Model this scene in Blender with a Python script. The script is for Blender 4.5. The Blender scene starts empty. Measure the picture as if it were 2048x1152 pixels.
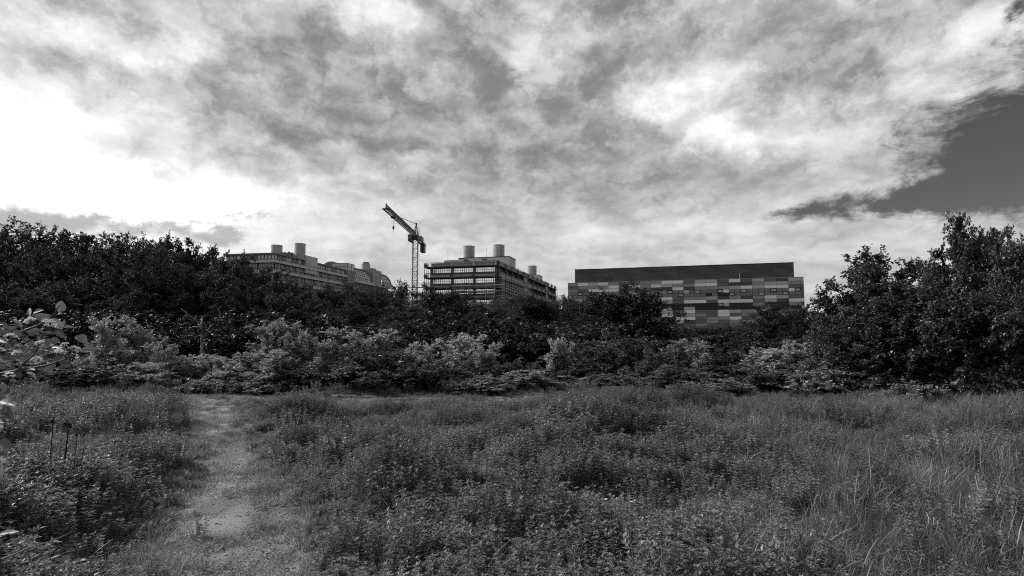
import bpy, math, random
import numpy as np
from mathutils import Vector, Matrix
R = math.radians
S = bpy.context.scene
COL = S.collection
rng = np.random.default_rng(7)
random.seed(7)

# ------------------------------------------------------------------ camera
EYE = 1.6
FPX = 1138.0                     # focal length in pixels of the 2048 wide photograph
PITCH = R(4.8)
cam_d = bpy.data.cameras.new('camera')
cam_d.sensor_width = 36.0
cam_d.lens = FPX / 2048 * 36.0
cam_d.clip_start = 0.05
cam_d.clip_end = 9000
cam = bpy.data.objects.new('camera', cam_d)
COL.objects.link(cam)
cam.location = (0, 0, EYE)
cam.rotation_euler = (R(90) + PITCH, 0, 0)
S.camera = cam
CP, SP = math.cos(PITCH), math.sin(PITCH)

def ray(px, py):
    cx, cy = (px - 1024) / FPX, (576 - py) / FPX
    return np.array((cx, CP - cy * SP, SP + cy * CP))
def at(px, py, Y):               # the point at depth Y that the photograph shows at this pixel
    d = ray(px, py)
    return np.array((0, 0, EYE)) + d * (Y / d[1])
def ground_at(px, py):
    d = ray(px, py)
    return (np.array((0, 0, EYE)) + d * (-EYE / d[2]))[:2]

# ------------------------------------------------------------------ sun, sky, exposure
SUN_AZ, SUN_EL = R(-74), R(38)   # azimuth from +Y, negative to the left
sun_dir = Vector((math.sin(SUN_AZ) * math.cos(SUN_EL), math.cos(SUN_AZ) * math.cos(SUN_EL), math.sin(SUN_EL)))
sd = bpy.data.lights.new('sun', 'SUN')
sd.energy = 4.6
sd.angle = R(4)
sd.color = (1, 1, 1)
sun = bpy.data.objects.new('sun', sd)
COL.objects.link(sun)
sun.rotation_euler = sun_dir.to_track_quat('Z', 'Y').to_euler()
S.view_settings.view_transform = 'Standard'
S.view_settings.look = 'None'
S.view_settings.exposure = 0.3
S.view_settings.gamma = 1.0
S.view_settings.use_curve_mapping = False
S.cycles.use_denoising = False
S.cycles.pixel_filter_type = 'BLACKMAN_HARRIS'
S.cycles.filter_width = 1.05
S.cycles.sample_clamp_indirect = 2.0
S.cycles.sample_clamp_direct = 2.0
S.cycles.max_bounces = 5
S.cycles.diffuse_bounces = 3
S.cycles.glossy_bounces = 2
S.cycles.transmission_bounces = 3
S.cycles.caustics_reflective = False
S.cycles.caustics_refractive = False

class NT:                        # a little node builder
    def __init__(s, tree):
        s.t = tree; s.n = tree.nodes; s.l = tree.links
    def new(s, kind, **kw):
        n = s.n.new(kind)
        for k, v in kw.items(): setattr(n, k, v)
        return n
    def put(s, sock, v):
        if v is None: return
        if isinstance(v, bpy.types.NodeSocket): s.l.new(v, sock)
        else: sock.default_value = v
    def math(s, op, a, b=None, c=None, clamp=False):
        n = s.new('ShaderNodeMath', operation=op, use_clamp=clamp)
        for i, v in enumerate((a, b, c)): s.put(n.inputs[i], v)
        return n.outputs[0]
    def vec(s, op, a, b=None, out=0):
        n = s.new('ShaderNodeVectorMath', operation=op)
        s.put(n.inputs[0], a); s.put(n.inputs[1], b)
        return n.outputs['Value'] if out == 'v' else n.outputs[0]
    def noise(s, v, scale, detail=4, rough=.55, dist=0, out=0):
        n = s.new('ShaderNodeTexNoise')
        s.put(n.inputs['Vector'], v)
        n.inputs['Scale'].default_value = scale; n.inputs['Detail'].default_value = detail
        n.inputs['Roughness'].default_value = rough; n.inputs['Distortion'].default_value = dist
        return n.outputs[out]
    def mapr(s, v, a, b, c, d, kind='LINEAR'):
        n = s.new('ShaderNodeMapRange', interpolation_type=kind)
        s.put(n.inputs[0], v)
        for i, x in enumerate((a, b, c, d)): s.put(n.inputs[i + 1], x)
        return n.outputs[0]
    def mix(s, f, a, b):         # scalar lerp
        n = s.new('ShaderNodeMix', data_type='FLOAT')
        s.put(n.inputs[0], f); s.put(n.inputs[2], a); s.put(n.inputs[3], b)
        return n.outputs[0]

def build_world():
    w = bpy.data.worlds.new('World'); S.world = w; w.use_nodes = True
    w.node_tree.nodes.clear()
    N = NT(w.node_tree)
    d = N.new('ShaderNodeTexCoord').outputs['Generated']
    sep = N.new('ShaderNodeSeparateXYZ'); N.put(sep.inputs[0], d)
    x, y, z = sep.outputs
    # the clear sky: the red channel of the physical sky, as through a red filter on mono film
    sk = N.new('ShaderNodeTexSky', sky_type='NISHITA')
    sk.sun_disc = False; sk.sun_elevation = SUN_EL; sk.sun_rotation = SUN_AZ
    sc = N.new('ShaderNodeSeparateColor'); N.put(sc.inputs[0], sk.outputs[0])
    clear = N.math('MULTIPLY', sc.outputs[0], .05)
    # the cloud sheet lies on a plane overhead
    zz = N.math('ADD', N.math('MAXIMUM', z, 0.0), .16)
    comb = N.new('ShaderNodeCombineXYZ')
    N.put(comb.inputs[0], N.math('DIVIDE', x, zz)); N.put(comb.inputs[1], N.math('DIVIDE', y, zz))
    q = comb.outputs[0]
    w1 = N.vec('SUBTRACT', N.noise(d, 5.0, 5, .6, out=1), (.5, .5, .5))
    w2 = N.vec('SUBTRACT', N.noise(d, 24.0, 5, .65, out=1), (.5, .5, .5))
    def warp(a, b):
        return N.vec('ADD', N.vec('ADD', d, N.vec('MULTIPLY', w1, a)), N.vec('MULTIPLY', w2, b))
    dw = warp((.26, .26, .16), (.10, .10, .06))
    dg = warp((.16, .16, .035), (.14, .14, .05))
    def blob(v, px, py, sx, sy, amp):
        c = ray(px, py); c /= np.linalg.norm(c)
        v = N.vec('MULTIPLY', N.vec('SUBTRACT', v, tuple(c)), (FPX / sx, FPX / sx, FPX / sy))
        r2 = N.vec('DOT_PRODUCT', v, v, 'v')
        return N.math('MULTIPLY', N.math('POWER', 2.718, N.math('MULTIPLY', r2, -1.0)), amp)
    def total(v, lst):
        o = None
        for b in lst:
            b = blob(v, *b)
            o = b if o is None else N.math('ADD', o, b)
        return o
    light = total(dw, [(-60, 300, 270, 135, .72), (200, 400, 220, 42, .42), (330, 130, 170, 70, .22), (60, 60, 180, 50, .12),
                   (470, 400, 140, 40, .25), (760, 60, 100, 50, .30), (1385, 200, 80, 90, .34), (1430, 300, 110, 30, .30), (1300, 235, 60, 60, .18),
                   (1690, 245, 150, 45, .26), (1960, 50, 130, 40, .22), (1800, 150, 90, 50, .14), (560, 475, 240, 40, .16), (1150, 480, 500, 50, .05),
                   (690, 400, 160, 50, .14), (1120, 60, 80, 70, .14), (1330, 460, 300, 30, .10)])
    dark = total(dw, [(560, 60, 160, 50, .22), (690, 170, 170, 70, .20), (960, 90, 110, 110, .20), (1080, 220, 190, 60, .18),
                  (1270, 80, 90, 100, .22), (480, 235, 150, 50, .36), (1150, 330, 260, 50, .16),
                  (1640, 160, 130, 50, .32), (350, 320, 130, 24, .20), (1800, 60, 130, 30, .20), (170, 120, 150, 20, .30), (1480, 60, 110, 50, .14), (330, 30, 90, 30, .12)])
    dark = N.math('ADD', dark, total(dg, [(760, 288, 380, 11, .24), (1330, 365, 200, 40, .22)]))
    def S_(n, lo, hi): return N.mapr(n, lo, hi, -.5, .5, 'SMOOTHSTEP')
    n1 = S_(N.noise(q, 2.0, 4, .55, .25), .32, .68)
    n2 = S_(N.noise(N.vec('ADD', N.vec('MULTIPLY', q, (1.0, .8, 1)), N.vec('MULTIPLY', w2, (.25, .25, 0))), 6.5, 7, .6, .35), .34, .66)
    n3 = S_(N.noise(N.vec('MULTIPLY', d, (1, 1, 1.6)), 12.0, 7, .54, .25), .37, .63)
    n4 = S_(N.noise(N.vec('MULTIPLY', d, (1, 1, 1.9)), 30.0, 7, .65, .5), .30, .70)
    tex = N.math('ADD', N.math('MULTIPLY', n1, .15), N.math('MULTIPLY', n2, N.mapr(z, .06, .36, .05, .21)))
    tex = N.math('ADD', tex, N.math('MULTIPLY', N.math('ADD', N.math('MULTIPLY', n3, .26), N.math('MULTIPLY', n4, .09)), N.mapr(z, .10, .42, .30, 1)))
    L = N.math('ADD', N.math('SUBTRACT', light, N.math('MULTIPLY', dark, .85)), N.mapr(z, .05, .3, .60, .54))
    L = N.math('ADD', L, tex)
    L = N.math('ADD', N.math('MULTIPLY', N.math('ADD', N.math('SUBTRACT', L, .24), N.math('SQRT', N.math('ADD', N.math('POWER', N.math('ABSOLUTE', N.math('SUBTRACT', L, .24)), 2.0), .012))), .5), .20)   # soft floor under the darkest cloud bellies
    L = N.math('MINIMUM', L, 1.6)
    # where the sheet is broken and the clear sky shows
    gap = total(dg, [(2125, 232, 170, 100, 1.15), (2095, 30, 40, 50, .8), (1980, 300, 60, 30, .40), (1860, 384, 190, 26, .56), (2050, 388, 140, 48, .84), (1710, 415, 130, 18, .55), (1470, 165, 26, 16, .45)])
    gap2 = total(dg, [(60, 446, 130, 14, .70), (215, 440, 90, 12, .55), (420, 464, 90, 22, .85), (20, 488, 200, 22, .45), (470, 432, 70, 9, .55)])
    gn = N.math('ADD', N.math('MULTIPLY', N.math('SUBTRACT', N.noise(N.vec('MULTIPLY', q, (.6, 1.5, 1)), 3.2, 9, .64, .3), .5), .9),
                N.math('MULTIPLY', N.math('SUBTRACT', N.noise(N.vec('MULTIPLY', d, (1, 1, 2.4)), 11, 10, .70, .7), .5), 2.1))
    g0 = N.math('ADD', gap, gn); g2 = N.math('ADD', gap2, N.math('MULTIPLY', gn, .7))
    gapm = N.math('MULTIPLY', N.mapr(g0, .22, 1.05, 0, 1, 'SMOOTHSTEP'), N.mapr(gap, .10, .34, 0, 1))
    L = N.mix(N.math('MULTIPLY', N.mapr(g2, .2, .75, 0, .9, 'SMOOTHSTEP'), N.mapr(gap2, .10, .3, 0, 1)), L, .43)
    val = N.mix(gapm, L, clear)
    cc = N.new('ShaderNodeCombineColor')
    for i in range(3): N.put(cc.inputs[i], val)
    bg = N.new('ShaderNodeBackground'); N.put(bg.inputs[0], cc.outputs[0]); bg.inputs[1].default_value = 0.86
    out = N.new('ShaderNodeOutputWorld'); N.l.new(bg.outputs[0], out.inputs[0])
    w.cycles.sampling_method = 'MANUAL'; w.cycles.sample_map_resolution = 512
build_world()
#@@END_SKY
# ------------------------------------------------------------------ materials (mono)
MATS = {}
def principled(name, base, rough=.6, spec=.3, vary=0.0, scale=1.0, bump=0.0, metal=0.0, streak=False):
    if name in MATS: return MATS[name]
    m = bpy.data.materials.new(name); m.use_nodes = True
    N = NT(m.node_tree); b = m.node_tree.nodes['Principled BSDF']
    b.inputs['Roughness'].default_value = rough
    b.inputs['Specular IOR Level'].default_value = spec
    b.inputs['Metallic'].default_value = metal
    b.inputs['Base Color'].default_value = (base, base, base, 1)
    if vary:
        co = N.new('ShaderNodeTexCoord').outputs['Object']
        if streak: co = N.vec('MULTIPLY', co, (1, 1, .12))
        n = N.noise(co, scale, 6, .6)
        v = N.mapr(n, .25, .75, base * (1 - vary), base * (1 + vary))
        cc = N.new('ShaderNodeCombineColor')
        for i in range(3): N.put(cc.inputs[i], v)
        N.l.new(cc.outputs[0], b.inputs['Base Color'])
        if bump:
            bp = N.new('ShaderNodeBump'); bp.inputs['Strength'].default_value = bump
            N.l.new(n, bp.inputs['Height']); N.l.new(bp.outputs[0], b.inputs['Normal'])
    MATS[name] = m
    return m

def leafy(name, base, trans=.3, rough=.5, vary=.35, scale=1.2, spec=.3, inst=0.0, isl=.28):
    if name in MATS: return MATS[name]
    m = bpy.data.materials.new(name); m.use_nodes = True
    N = NT(m.node_tree); b = m.node_tree.nodes['Principled BSDF']
    geo = N.new('ShaderNodeNewGeometry')
    n = N.noise(geo.outputs['Position'], scale, 4, .6)
    v = N.mapr(n, .3, .7, base * (1 - vary), base * (1 + vary))
    rnd = N.mapr(geo.outputs['Random Per Island'], 0, 1, 1 - isl, 1 + isl)
    v = N.math('MULTIPLY', v, rnd)
    if inst:
        oi = N.new('ShaderNodeObjectInfo')
        v = N.math('MULTIPLY', v, N.mapr(oi.outputs['Random'], 0, 1, 1 - inst, 1 + inst))
    cc = N.new('ShaderNodeCombineColor')
    for i in range(3): N.put(cc.inputs[i], v)
    N.l.new(cc.outputs[0], b.inputs['Base Color'])
    b.inputs['Roughness'].default_value = rough
    b.inputs['Specular IOR Level'].default_value = spec
    if trans:
        tr = N.new('ShaderNodeBsdfTranslucent'); N.l.new(cc.outputs[0], tr.inputs[0])
        mx = N.new('ShaderNodeMixShader'); mx.inputs[0].default_value = trans
        N.l.new(b.outputs[0], mx.inputs[1]); N.l.new(tr.outputs[0], mx.inputs[2])
        out = m.node_tree.nodes['Material Output']; N.l.new(mx.outputs[0], out.inputs[0])
    MATS[name] = m
    return m

# ------------------------------------------------------------------ helpers
def tagged(o, label=None, cat=None, group=None, kind=None):
    if label: o['label'] = label
    if cat: o['category'] = cat
    if group: o['group'] = group
    if kind: o['kind'] = kind
    return o
def link(name, data, parent=None):
    o = bpy.data.objects.new(name, data); COL.objects.link(o)
    if parent: o.parent = parent
    return o
def empty(name, loc, rz=0.0, **kw):
    o = link(name, None); o.location = tuple(loc); o.rotation_euler = (0, 0, rz)
    return tagged(o, **kw)
def add_mat(me, m):
    for x in (m if isinstance(m, (list, tuple)) else [m]): me.materials.append(x)

class MB:                        # collects solids, builds one mesh
    def __init__(s): s.v = []; s.f = []; s.n = 0
    def add(s, vs, fs):
        s.v.extend([tuple(map(float, p)) for p in vs]); s.f.extend([tuple(i + s.n for i in f) for f in fs]); s.n += len(vs); return s
    def box(s, x0, x1, y0, y1, z0, z1):
        return s.add([(x, y, z) for z in (z0, z1) for y in (y0, y1) for x in (x0, x1)],
                     [(0, 2, 3, 1), (4, 5, 7, 6), (0, 1, 5, 4), (2, 6, 7, 3), (0, 4, 6, 2), (1, 3, 7, 5)])
    def bar(s, p, q, w, h=None):
        p, q = Vector(p), Vector(q); d = (q - p).normalized()
        up = Vector((0, 0, 1)) if abs(d.z) < .95 else Vector((0, 1, 0))
        a = d.cross(up).normalized(); b = a.cross(d); h = h or w
        c = [a * sx * w / 2 + b * sz * h / 2 for sx, sz in ((-1, -1), (1, -1), (1, 1), (-1, 1))]
        return s.add([p + k for k in c] + [q + k for k in c], [(0, 1, 2, 3), (7, 6, 5, 4), (0, 4, 5, 1), (1, 5, 6, 2), (2, 6, 7, 3), (3, 7, 4, 0)])
    def tube(s, pts, rads, n=6, cap=True):
        pts = [Vector(p) for p in pts]; base = []; prev = None
        for i, p in enumerate(pts):
            d = (pts[min(i + 1, len(pts) - 1)] - pts[max(i - 1, 0)]).normalized()
            ref = prev if prev is not None else (Vector((1, 0, 0)) if abs(d.x) < .9 else Vector((0, 1, 0)))
            a = (ref - d * ref.dot(d)).normalized(); prev = a; b = d.cross(a)
            for k in range(n):
                t = 2 * math.pi * k / n
                base.append(p + (a * math.cos(t) + b * math.sin(t)) * rads[i])
        fs = []
        for i in range(len(pts) - 1):
            for k in range(n):
                k2 = (k + 1) % n
                fs.append((i * n + k, i * n + k2, (i + 1) * n + k2, (i + 1) * n + k))
        if cap: fs += [tuple(reversed(range(n))), tuple(range((len(pts) - 1) * n, len(pts) * n))]
        return s.add(base, fs)
    def cyl(s, x, y, z0, z1, r, n=32):
        return s.tube([(x, y, z0), (x, y, z1)], [r, r], n)
    def mesh(s, name, mat, smooth=False):
        me = bpy.data.meshes.new(name); me.from_pydata(s.v, [], s.f); add_mat(me, mat)
        if smooth: me.shade_smooth()
        me.update(); return me
    def build(s, name, mat, parent=None, smooth=False):
        return link(name, s.mesh(name, mat, smooth), parent)

def np_mesh(name, V, F, mat):    # V (N,3), F (M,k) of one k
    me = bpy.data.meshes.new(name)
    V = np.asarray(V, np.float32); F = np.asarray(F, np.int32); k = F.shape[1]
    me.vertices.add(len(V)); me.vertices.foreach_set('co', V.ravel())
    me.loops.add(F.size); me.loops.foreach_set('vertex_index', F.ravel())
    me.polygons.add(len(F)); me.polygons.foreach_set('loop_start', np.arange(0, F.size, k, dtype=np.int32))
    add_mat(me, mat); me.update(calc_edges=True); me.validate()
    return me
def unit(a): return a / np.maximum(np.linalg.norm(a, axis=-1, keepdims=True), 1e-9)
def leaves(P, A, U, L, W, fold=.18):   # folded diamond leaves: base, tip, two sides
    A = unit(A); side = unit(np.cross(A, U)); nrm = np.cross(side, A)
    L = L[:, None]; W = W[:, None]
    b = P; t = P + A * L - nrm * L * .12; m = P + A * L * .45 + nrm * W * fold
    V = np.stack([b, m + side * W * .5, t, m - side * W * .5], 1).reshape(-1, 3)
    return V, np.arange(len(V)).reshape(-1, 4)
def twig_tris(P, Q, r):          # thin three-sided twigs
    d = unit(Q - P); a = unit(np.cross(d, np.array((.31, .52, .79)))); b = np.cross(d, a)
    r = np.broadcast_to(np.asarray(r, float), (len(P),))[:, None]
    ring = [a * math.cos(t) + b * math.sin(t) for t in (0, 2.094, 4.189)]
    V = np.stack([P + k * r for k in ring] + [Q + k * r * .4 for k in ring], 1).reshape(-1, 3)
    o = np.arange(len(P))[:, None] * 6
    F = np.concatenate([o + np.array(f) for f in ((0, 1, 4, 3), (1, 2, 5, 4), (2, 0, 3, 5))], 0)
    return V, F

# value noise for the lie of the land
_tab = np.random.default_rng(3).random((256, 256))
def vnoise(x, y):
    x = np.asarray(x, float); y = np.asarray(y, float)
    i = np.floor(x).astype(int); j = np.floor(y).astype(int); fx = x - i; fy = y - j
    fx = fx * fx * (3 - 2 * fx); fy = fy * fy * (3 - 2 * fy)
    g = lambda a, b: _tab[a % 256, b % 256]
    return (g(i, j) * (1 - fx) + g(i + 1, j) * fx) * (1 - fy) + (g(i, j + 1) * (1 - fx) + g(i + 1, j + 1) * fx) * fy

PATH = [(480, 1300, 190), (490, 1152, 160), (492, 1100, 165), (486, 1060, 140), (472, 1000, 105), (466, 950, 72), (458, 900, 56), (450, 870, 46),
        (438, 840, 38), (424, 810, 33), (414, 792, 30), (410, 780, 28)]
_pc = np.array([(*ground_at(px, py), 0) for px, py, hw in PATH])
_pw = np.array([hw * _pc[i, 1] / FPX for i, (px, py, hw) in enumerate(PATH)])
_pc = np.vstack([[(-1.5, -4, 0)], _pc]); _pw = np.concatenate([[.6], _pw])
def path_dist(x, y):             # distance outside the trodden path (negative inside)
    x = np.asarray(x, float); y = np.asarray(y, float)
    cx = np.interp(y, _pc[:, 1], _pc[:, 0]); w = np.interp(y, _pc[:, 1], _pw)
    wob = (vnoise(x * 1.7 + 9, y * 1.7) - .5) * .38 + (vnoise(x * 5 + 9, y * 5) - .5) * .25
    d = np.abs(x - cx) - w + wob
    d = np.where(y > _pc[-1, 1] + .3, 3.0, d)
    # the mown strip turning off along the foot of the bushes
    cy = 14.9 - .02 * (x + 4)
    s = np.maximum(np.abs(y - cy) - .55, np.maximum(-8.0 - x, x - 0.6)) + wob * .6
    return np.minimum(d, s * 1.3)
def hummock(x, y):
    a = vnoise(x * .75 + 20, y * .75 + 5); b = vnoise(x * 1.7 + 3, y * 1.7 + 40); c = vnoise(x * .3, y * .3)
    return np.clip((a * .55 + b * .45 - .32) * 2.2, 0, 1) * (.55 + .9 * c)
def height(x, y):
    pd = np.clip(path_dist(x, y) / .6, 0, 1)
    fade = np.clip((26 - np.asarray(y, float)) / 6, 0, 1) * np.clip(1.6 - np.abs(x) / 40, 0, 1)
    return (hummock(x, y) * .30 * np.clip(1.5 - np.asarray(y, float) * .06, .4, 1) * pd * fade + (vnoise(np.asarray(x) * 4, np.asarray(y) * 4) - .5) * .03 * fade - .03 * (1 - pd)) - .06

# ------------------------------------------------------------------ ground
def axis(a, b, step, far, n):
    core = np.arange(a, b + 1e-6, step); t = np.linspace(0, 1, n + 1)[1:] ** 3
    return np.concatenate([(a - t * (far + a))[::-1], core, b + t * (far - b)])
gx = axis(-26, 26, .22, 5000, 14); gy = axis(-5, 26, .22, 5000, 14)
X, Y = np.meshgrid(gx, gy)
Z = height(X, Y)
nx, ny = len(gx), len(gy)
I = np.arange(nx * ny).reshape(ny, nx)
F = np.stack([I[:-1, :-1], I[:-1, 1:], I[1:, 1:], I[1:, :-1]], -1).reshape(-1, 4)
def soil_mat(name, a, b):
    m = principled(name, a, .95, .1, .5, 2.5, .3)
    return m
g = link('ground', np_mesh('ground', np.stack([X, Y, Z], -1).reshape(-1, 3), F, principled('dark_soil', .035, .95, .1, .5, 2.5, .4)))
g.data.shade_smooth()
tagged(g, 'rough meadow ground of dark soil', kind='structure')
# the path: its own sheet 4 mm above the ground
py_ = np.arange(-3, 15.3, .12); ts = np.linspace(-1.12, 1.12, 15)
cx = np.interp(py_, _pc[:, 1], _pc[:, 0]); hw = np.interp(py_, _pc[:, 1], _pw)
PX = cx[:, None] + ts[None] * (hw[:, None] + .12); PY = np.broadcast_to(py_[:, None], PX.shape)
PZ = height(PX, PY) + .004 + .012
I = np.arange(PX.size).reshape(PX.shape)
F = np.stack([I[:-1, :-1], I[:-1, 1:], I[1:, 1:], I[1:, :-1]], -1).reshape(-1, 4)
def path_mat():
    m = bpy.data.materials.new('trodden_earth'); m.use_nodes = True
    N = NT(m.node_tree); b = m.node_tree.nodes['Principled BSDF']
    p = N.new('ShaderNodeNewGeometry').outputs['Position']
    n = N.noise(p, 1.6, 6, .65); f = N.noise(p, 55, 6, .75)
    v = N.math('ADD', N.mapr(n, .42, .66, .15, .25, 'SMOOTHSTEP'), N.mapr(f, .3, .7, -.07, .08))
    cc = N.new('ShaderNodeCombineColor')
    for i in range(3): N.put(cc.inputs[i], v)
    N.l.new(cc.outputs[0], b.inputs['Base Color']); b.inputs['Roughness'].default_value = .95; b.inputs['Specular IOR Level'].default_value = .1
    bp = N.new('ShaderNodeBump'); bp.inputs['Strength'].default_value = .8; bp.inputs['Distance'].default_value = .04
    N.l.new(f, bp.inputs['Height']); N.l.new(bp.outputs[0], b.inputs['Normal'])
    return m
pth = link('path', np_mesh('path', np.stack([PX, PY, PZ], -1).reshape(-1, 3), F, path_mat()))
pth.data.shade_smooth()
tagged(pth, 'narrow trodden footpath winding through the meadow', kind='structure')

# ------------------------------------------------------------------ tiled office building
def frame_from(p, q):            # local frame whose x axis runs from p to q (plan)
    d = np.array(q) - np.array(p)
    return math.atan2(d[1], d[0]), float(np.hypot(*d))
def panel_building():
    YL, YR = 168.0, 150.0
    p = at(1136, 600, YL)[:2]; q = at(1609, 600, YR)[:2]
    rz, Lx = frame_from(p, q)
    b = empty('office_building', (p[0], p[1], 0), rz, label='wide office block clad in light and dark grey chequered panels', cat='building')
    ZT = 17.15; RH = .93; ncol = 21; cw = (Lx - .75) / ncol
    shade = {'L': principled('panel_pale', .66, .45, .4, .06, .4), 'M': principled('panel_light', .38, .45, .4, .06, .4),
             'G': principled('panel_mid', .24, .45, .4, .08, .4), 'D': principled('panel_dark', .11, .45, .4, .1, .4), 'K': principled('panel_black', .05, .4, .4)}
    glass = principled('dark_glass', .010, .10, .22)
    blind = principled('blind_behind_glass', .34, .15, .5)
    rim = principled('window_rim', .015, .6, .1)
    wall = principled('dark_backing', .03, .8)  # dark backing wall, seen in the joints between the panels
    MB().box(0, Lx, .05, 24, 0, ZT - .06).build('wall', wall, b)
    MB().box(-.05, Lx + .05, -.06, 24.05, ZT - .06, ZT + .06).build('coping', shade['G'], b)
    rows = ["GLMLGDDGGLLDMMDLDMDKMM", "DGGGLDLGLMGGLLDKKGMMGG", "GDLLLDDDKKLKGGGMLMLLDD"]
    lower = ["GMGMGGDGMLDGGMKGKGLMDD", "DGMGDGGDLMDLLDLLLDMKLL"]            # r5 r6
    low = ["DGMGDDGGMMDLDDLMGMGGMM", "GDDGMGDDDLDMGDLDGDGMDD", "DMGDDGMGDDLLDGGLDGDDMM", "GDDMGDGDGKMKDGDGMDGGDD", "DGGDMDGDGDKDGDDGDGMGDD", "GDMDGDGMGMDGGDDDGMDGMM"]
    pm = {}
    def panel(c, r, sh, half=None):
        key = (sh, half is not None)
        w = cw if half is None else cw / 2
        if key not in pm:
            pm[key] = MB().box(.025, w - .025, -.05, .0, .03, RH - .03).mesh('panel', shade[sh])
        o = link('panel', pm[key], b)
        o.location = (c * cw + (0 if half in (None, 0) else cw / 2), random.uniform(-.012, .004), ZT - .06 - (r + 1) * RH)
    wm = MB(); w2 = cw / 2
    for x0, x1, z0, z1 in ((.03, .18, .03, RH - .03), (w2 - .18, w2 - .03, .03, RH - .03), (.18, w2 - .18, .03, .17), (.18, w2 - .18, RH - .17, RH - .03)):
        wm.box(x0, x1, -.11, 0, z0, z1)
    wm = wm.mesh('window', rim)
    pane_m = {k: MB().box(.14, w2 - .14, -.07, -.01, .13, RH - .13).mesh('pane', m) for k, m in (('L', principled('pane_pale', .40, .15, .5)), ('B', blind), ('K', glass))}
    dpm = MB().box(.035, w2 - .035, -.055, 0, .035, RH - .035).mesh('glass_pane', glass)
    dpm2 = MB().box(.035, w2 - .035, -.055, 0, .035, RH - .035).mesh('glass_pane', principled('bluish_glass', .10, .1, .6))
    def window(c, r, half, tone='B'):
        o = link('window', wm, b); o.location = (c * cw + half * w2, -.01, ZT - .06 - (r + 1) * RH)
        link('pane', pane_m[tone], o)
    def gpane(c, r, half, me=None):
        o = link('glass_pane', me or dpm, b); o.location = (c * cw + half * w2, 0, ZT - .06 - (r + 1) * RH)
    for r in range(3):
        for c in range(ncol): panel(c, r, rows[r][c])
    up = {1: 0, 3: 0, 7: 1, 9: 1, 12: 0, 14: 0, 16: 0, 18: 1, 20: 1}      # window high in the storey: column -> half
    dn = {0: 0, 2: 0, 5: 1, 8: 1, 10: 1, 13: 0, 15: 0, 17: 1, 19: 1}
    for c in range(ncol):
        for r, tab in ((3, up), (4, dn)):
            if c in tab:
                h = tab[c]; window(c, r, h, 'L' if c in (14, 17) else 'K' if c == 13 else 'B')
                if c == 14: panel(c, r, 'L', 1 - h)
                elif c in (20,): panel(c, r, 'L', 1 - h)
                elif c == 9: panel(c, r, 'G', 1 - h)
                else: gpane(c, r, 1 - h, dpm2)
            elif c == 11 and r == 3: panel(c, r, 'M', 0); panel(c, r, 'D', 1)
            elif c == 14 and r == 4: gpane(c, r, 0); gpane(c, r, 1)
            elif c in (6,): panel(c, r, 'M')
            else: gpane(c, r, 0, dpm2); gpane(c, r, 1, dpm2)
        panel(c, 5, lower[0][c]); panel(c, 6, lower[1][c])
        for r in (7, 8):
            if (c, r) == (8, 7): window(c, r, 0, 'L'); panel(c, r, 'M', 1)
            elif (c, r) == (9, 8): panel(c, r, 'L', 0); window(c, r, 1, 'B')
            elif (c, r) == (14, 7): window(c, r, 0, 'B'); panel(c, r, 'M', 1)
            elif (c, r) in ((11, 8), (17, 7), (18, 8), (20, 7)): panel(c, r, 'M' if c == 11 else 'G', 0); panel(c, r, 'M' if c == 11 else 'G', 1)
            elif c < 5: continue
            else: gpane(c, r, 0); gpane(c, r, 1)
        for k in range(6):
            if c >= 7: panel(c, 9 + k, low[k][c])
    # return strip at the corner
    for r in range(15):
        sh = (rows[r] if r < 3 else 'DD' * 20 if r < 5 else lower[r - 5] if r < 7 else low[(r - 9) % 6])[min(20, 21)]
        o = link('corner_panel', MB().box(.02, .72, -.05, 0, .03, RH - .03).mesh('corner_panel', shade[sh if sh in shade else 'G']), b)
        o.location = (ncol * cw, 0, ZT - .06 - (r + 1) * RH)
    # lower wall that the trees hide, and the dark upper storey of long boards
    up0, up1 = 1.95, Lx - 2.1; z1 = 21.15
    MB().box(up0 + .05, up1 - .05, .75, 22, ZT, z1 - .05).build('upper_wall', wall, b)
    n = 13; hgt = (z1 - ZT - .08) / n
    ns_ = 6; sl = (up1 - up0) / ns_
    tones = [principled(f'dark_metal_boards_{t}', t, .45, .4, .14, .4) for t in (.060, .068, .074)]
    sms = [MB().add([(.03, .62, .02), (sl - .03, .62, .02), (sl - .03, .70, hgt - .03), (.03, .70, hgt - .03), (.03, .78, .02), (sl - .03, .78, .02), (sl - .03, .78, hgt - .03), (.03, .78, hgt - .03)],
                   [(0, 1, 2, 3), (4, 7, 6, 5), (0, 4, 5, 1), (3, 2, 6, 7), (0, 3, 7, 4), (1, 5, 6, 2)]).mesh('slat', t) for t in tones]
    for i in range(n):
        for k in range(ns_):
            o = link('slat', random.choice(sms), b); o.location = (up0 + k * sl, random.uniform(-.01, .01), ZT + .06 + i * hgt)
    MB().box(up0 - .06, up1 + .06, .55, 22.1, z1 - .02, z1 + .10).build('roof', principled('roof_edge', .06, .6), b)
    dm = principled('vent_louvre', .05, .6)
    for u0, u1, v0, v1 in ((.163, .205, .06, .40), (.757, .798, .08, .42), (.866, .886, .50, .80)):
        x0, x1 = Lx * u0, Lx * u1
        MB().box(x0, x1, .52, .68, ZT + v0 * 4, ZT + v1 * 4).build('vent', dm, b)
    m = MB(); m.tube([(Lx * .752, .45, ZT - .4), (Lx * .752, .45, ZT + 1.5)], [.06, .06], 6); m.box(Lx * .752 - .35, Lx * .752 + .35, .1, .5, ZT - .55, ZT - .38); m.build('wall_lamp', principled('lamp_metal', .4, .5), b)
    m = MB()
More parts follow.
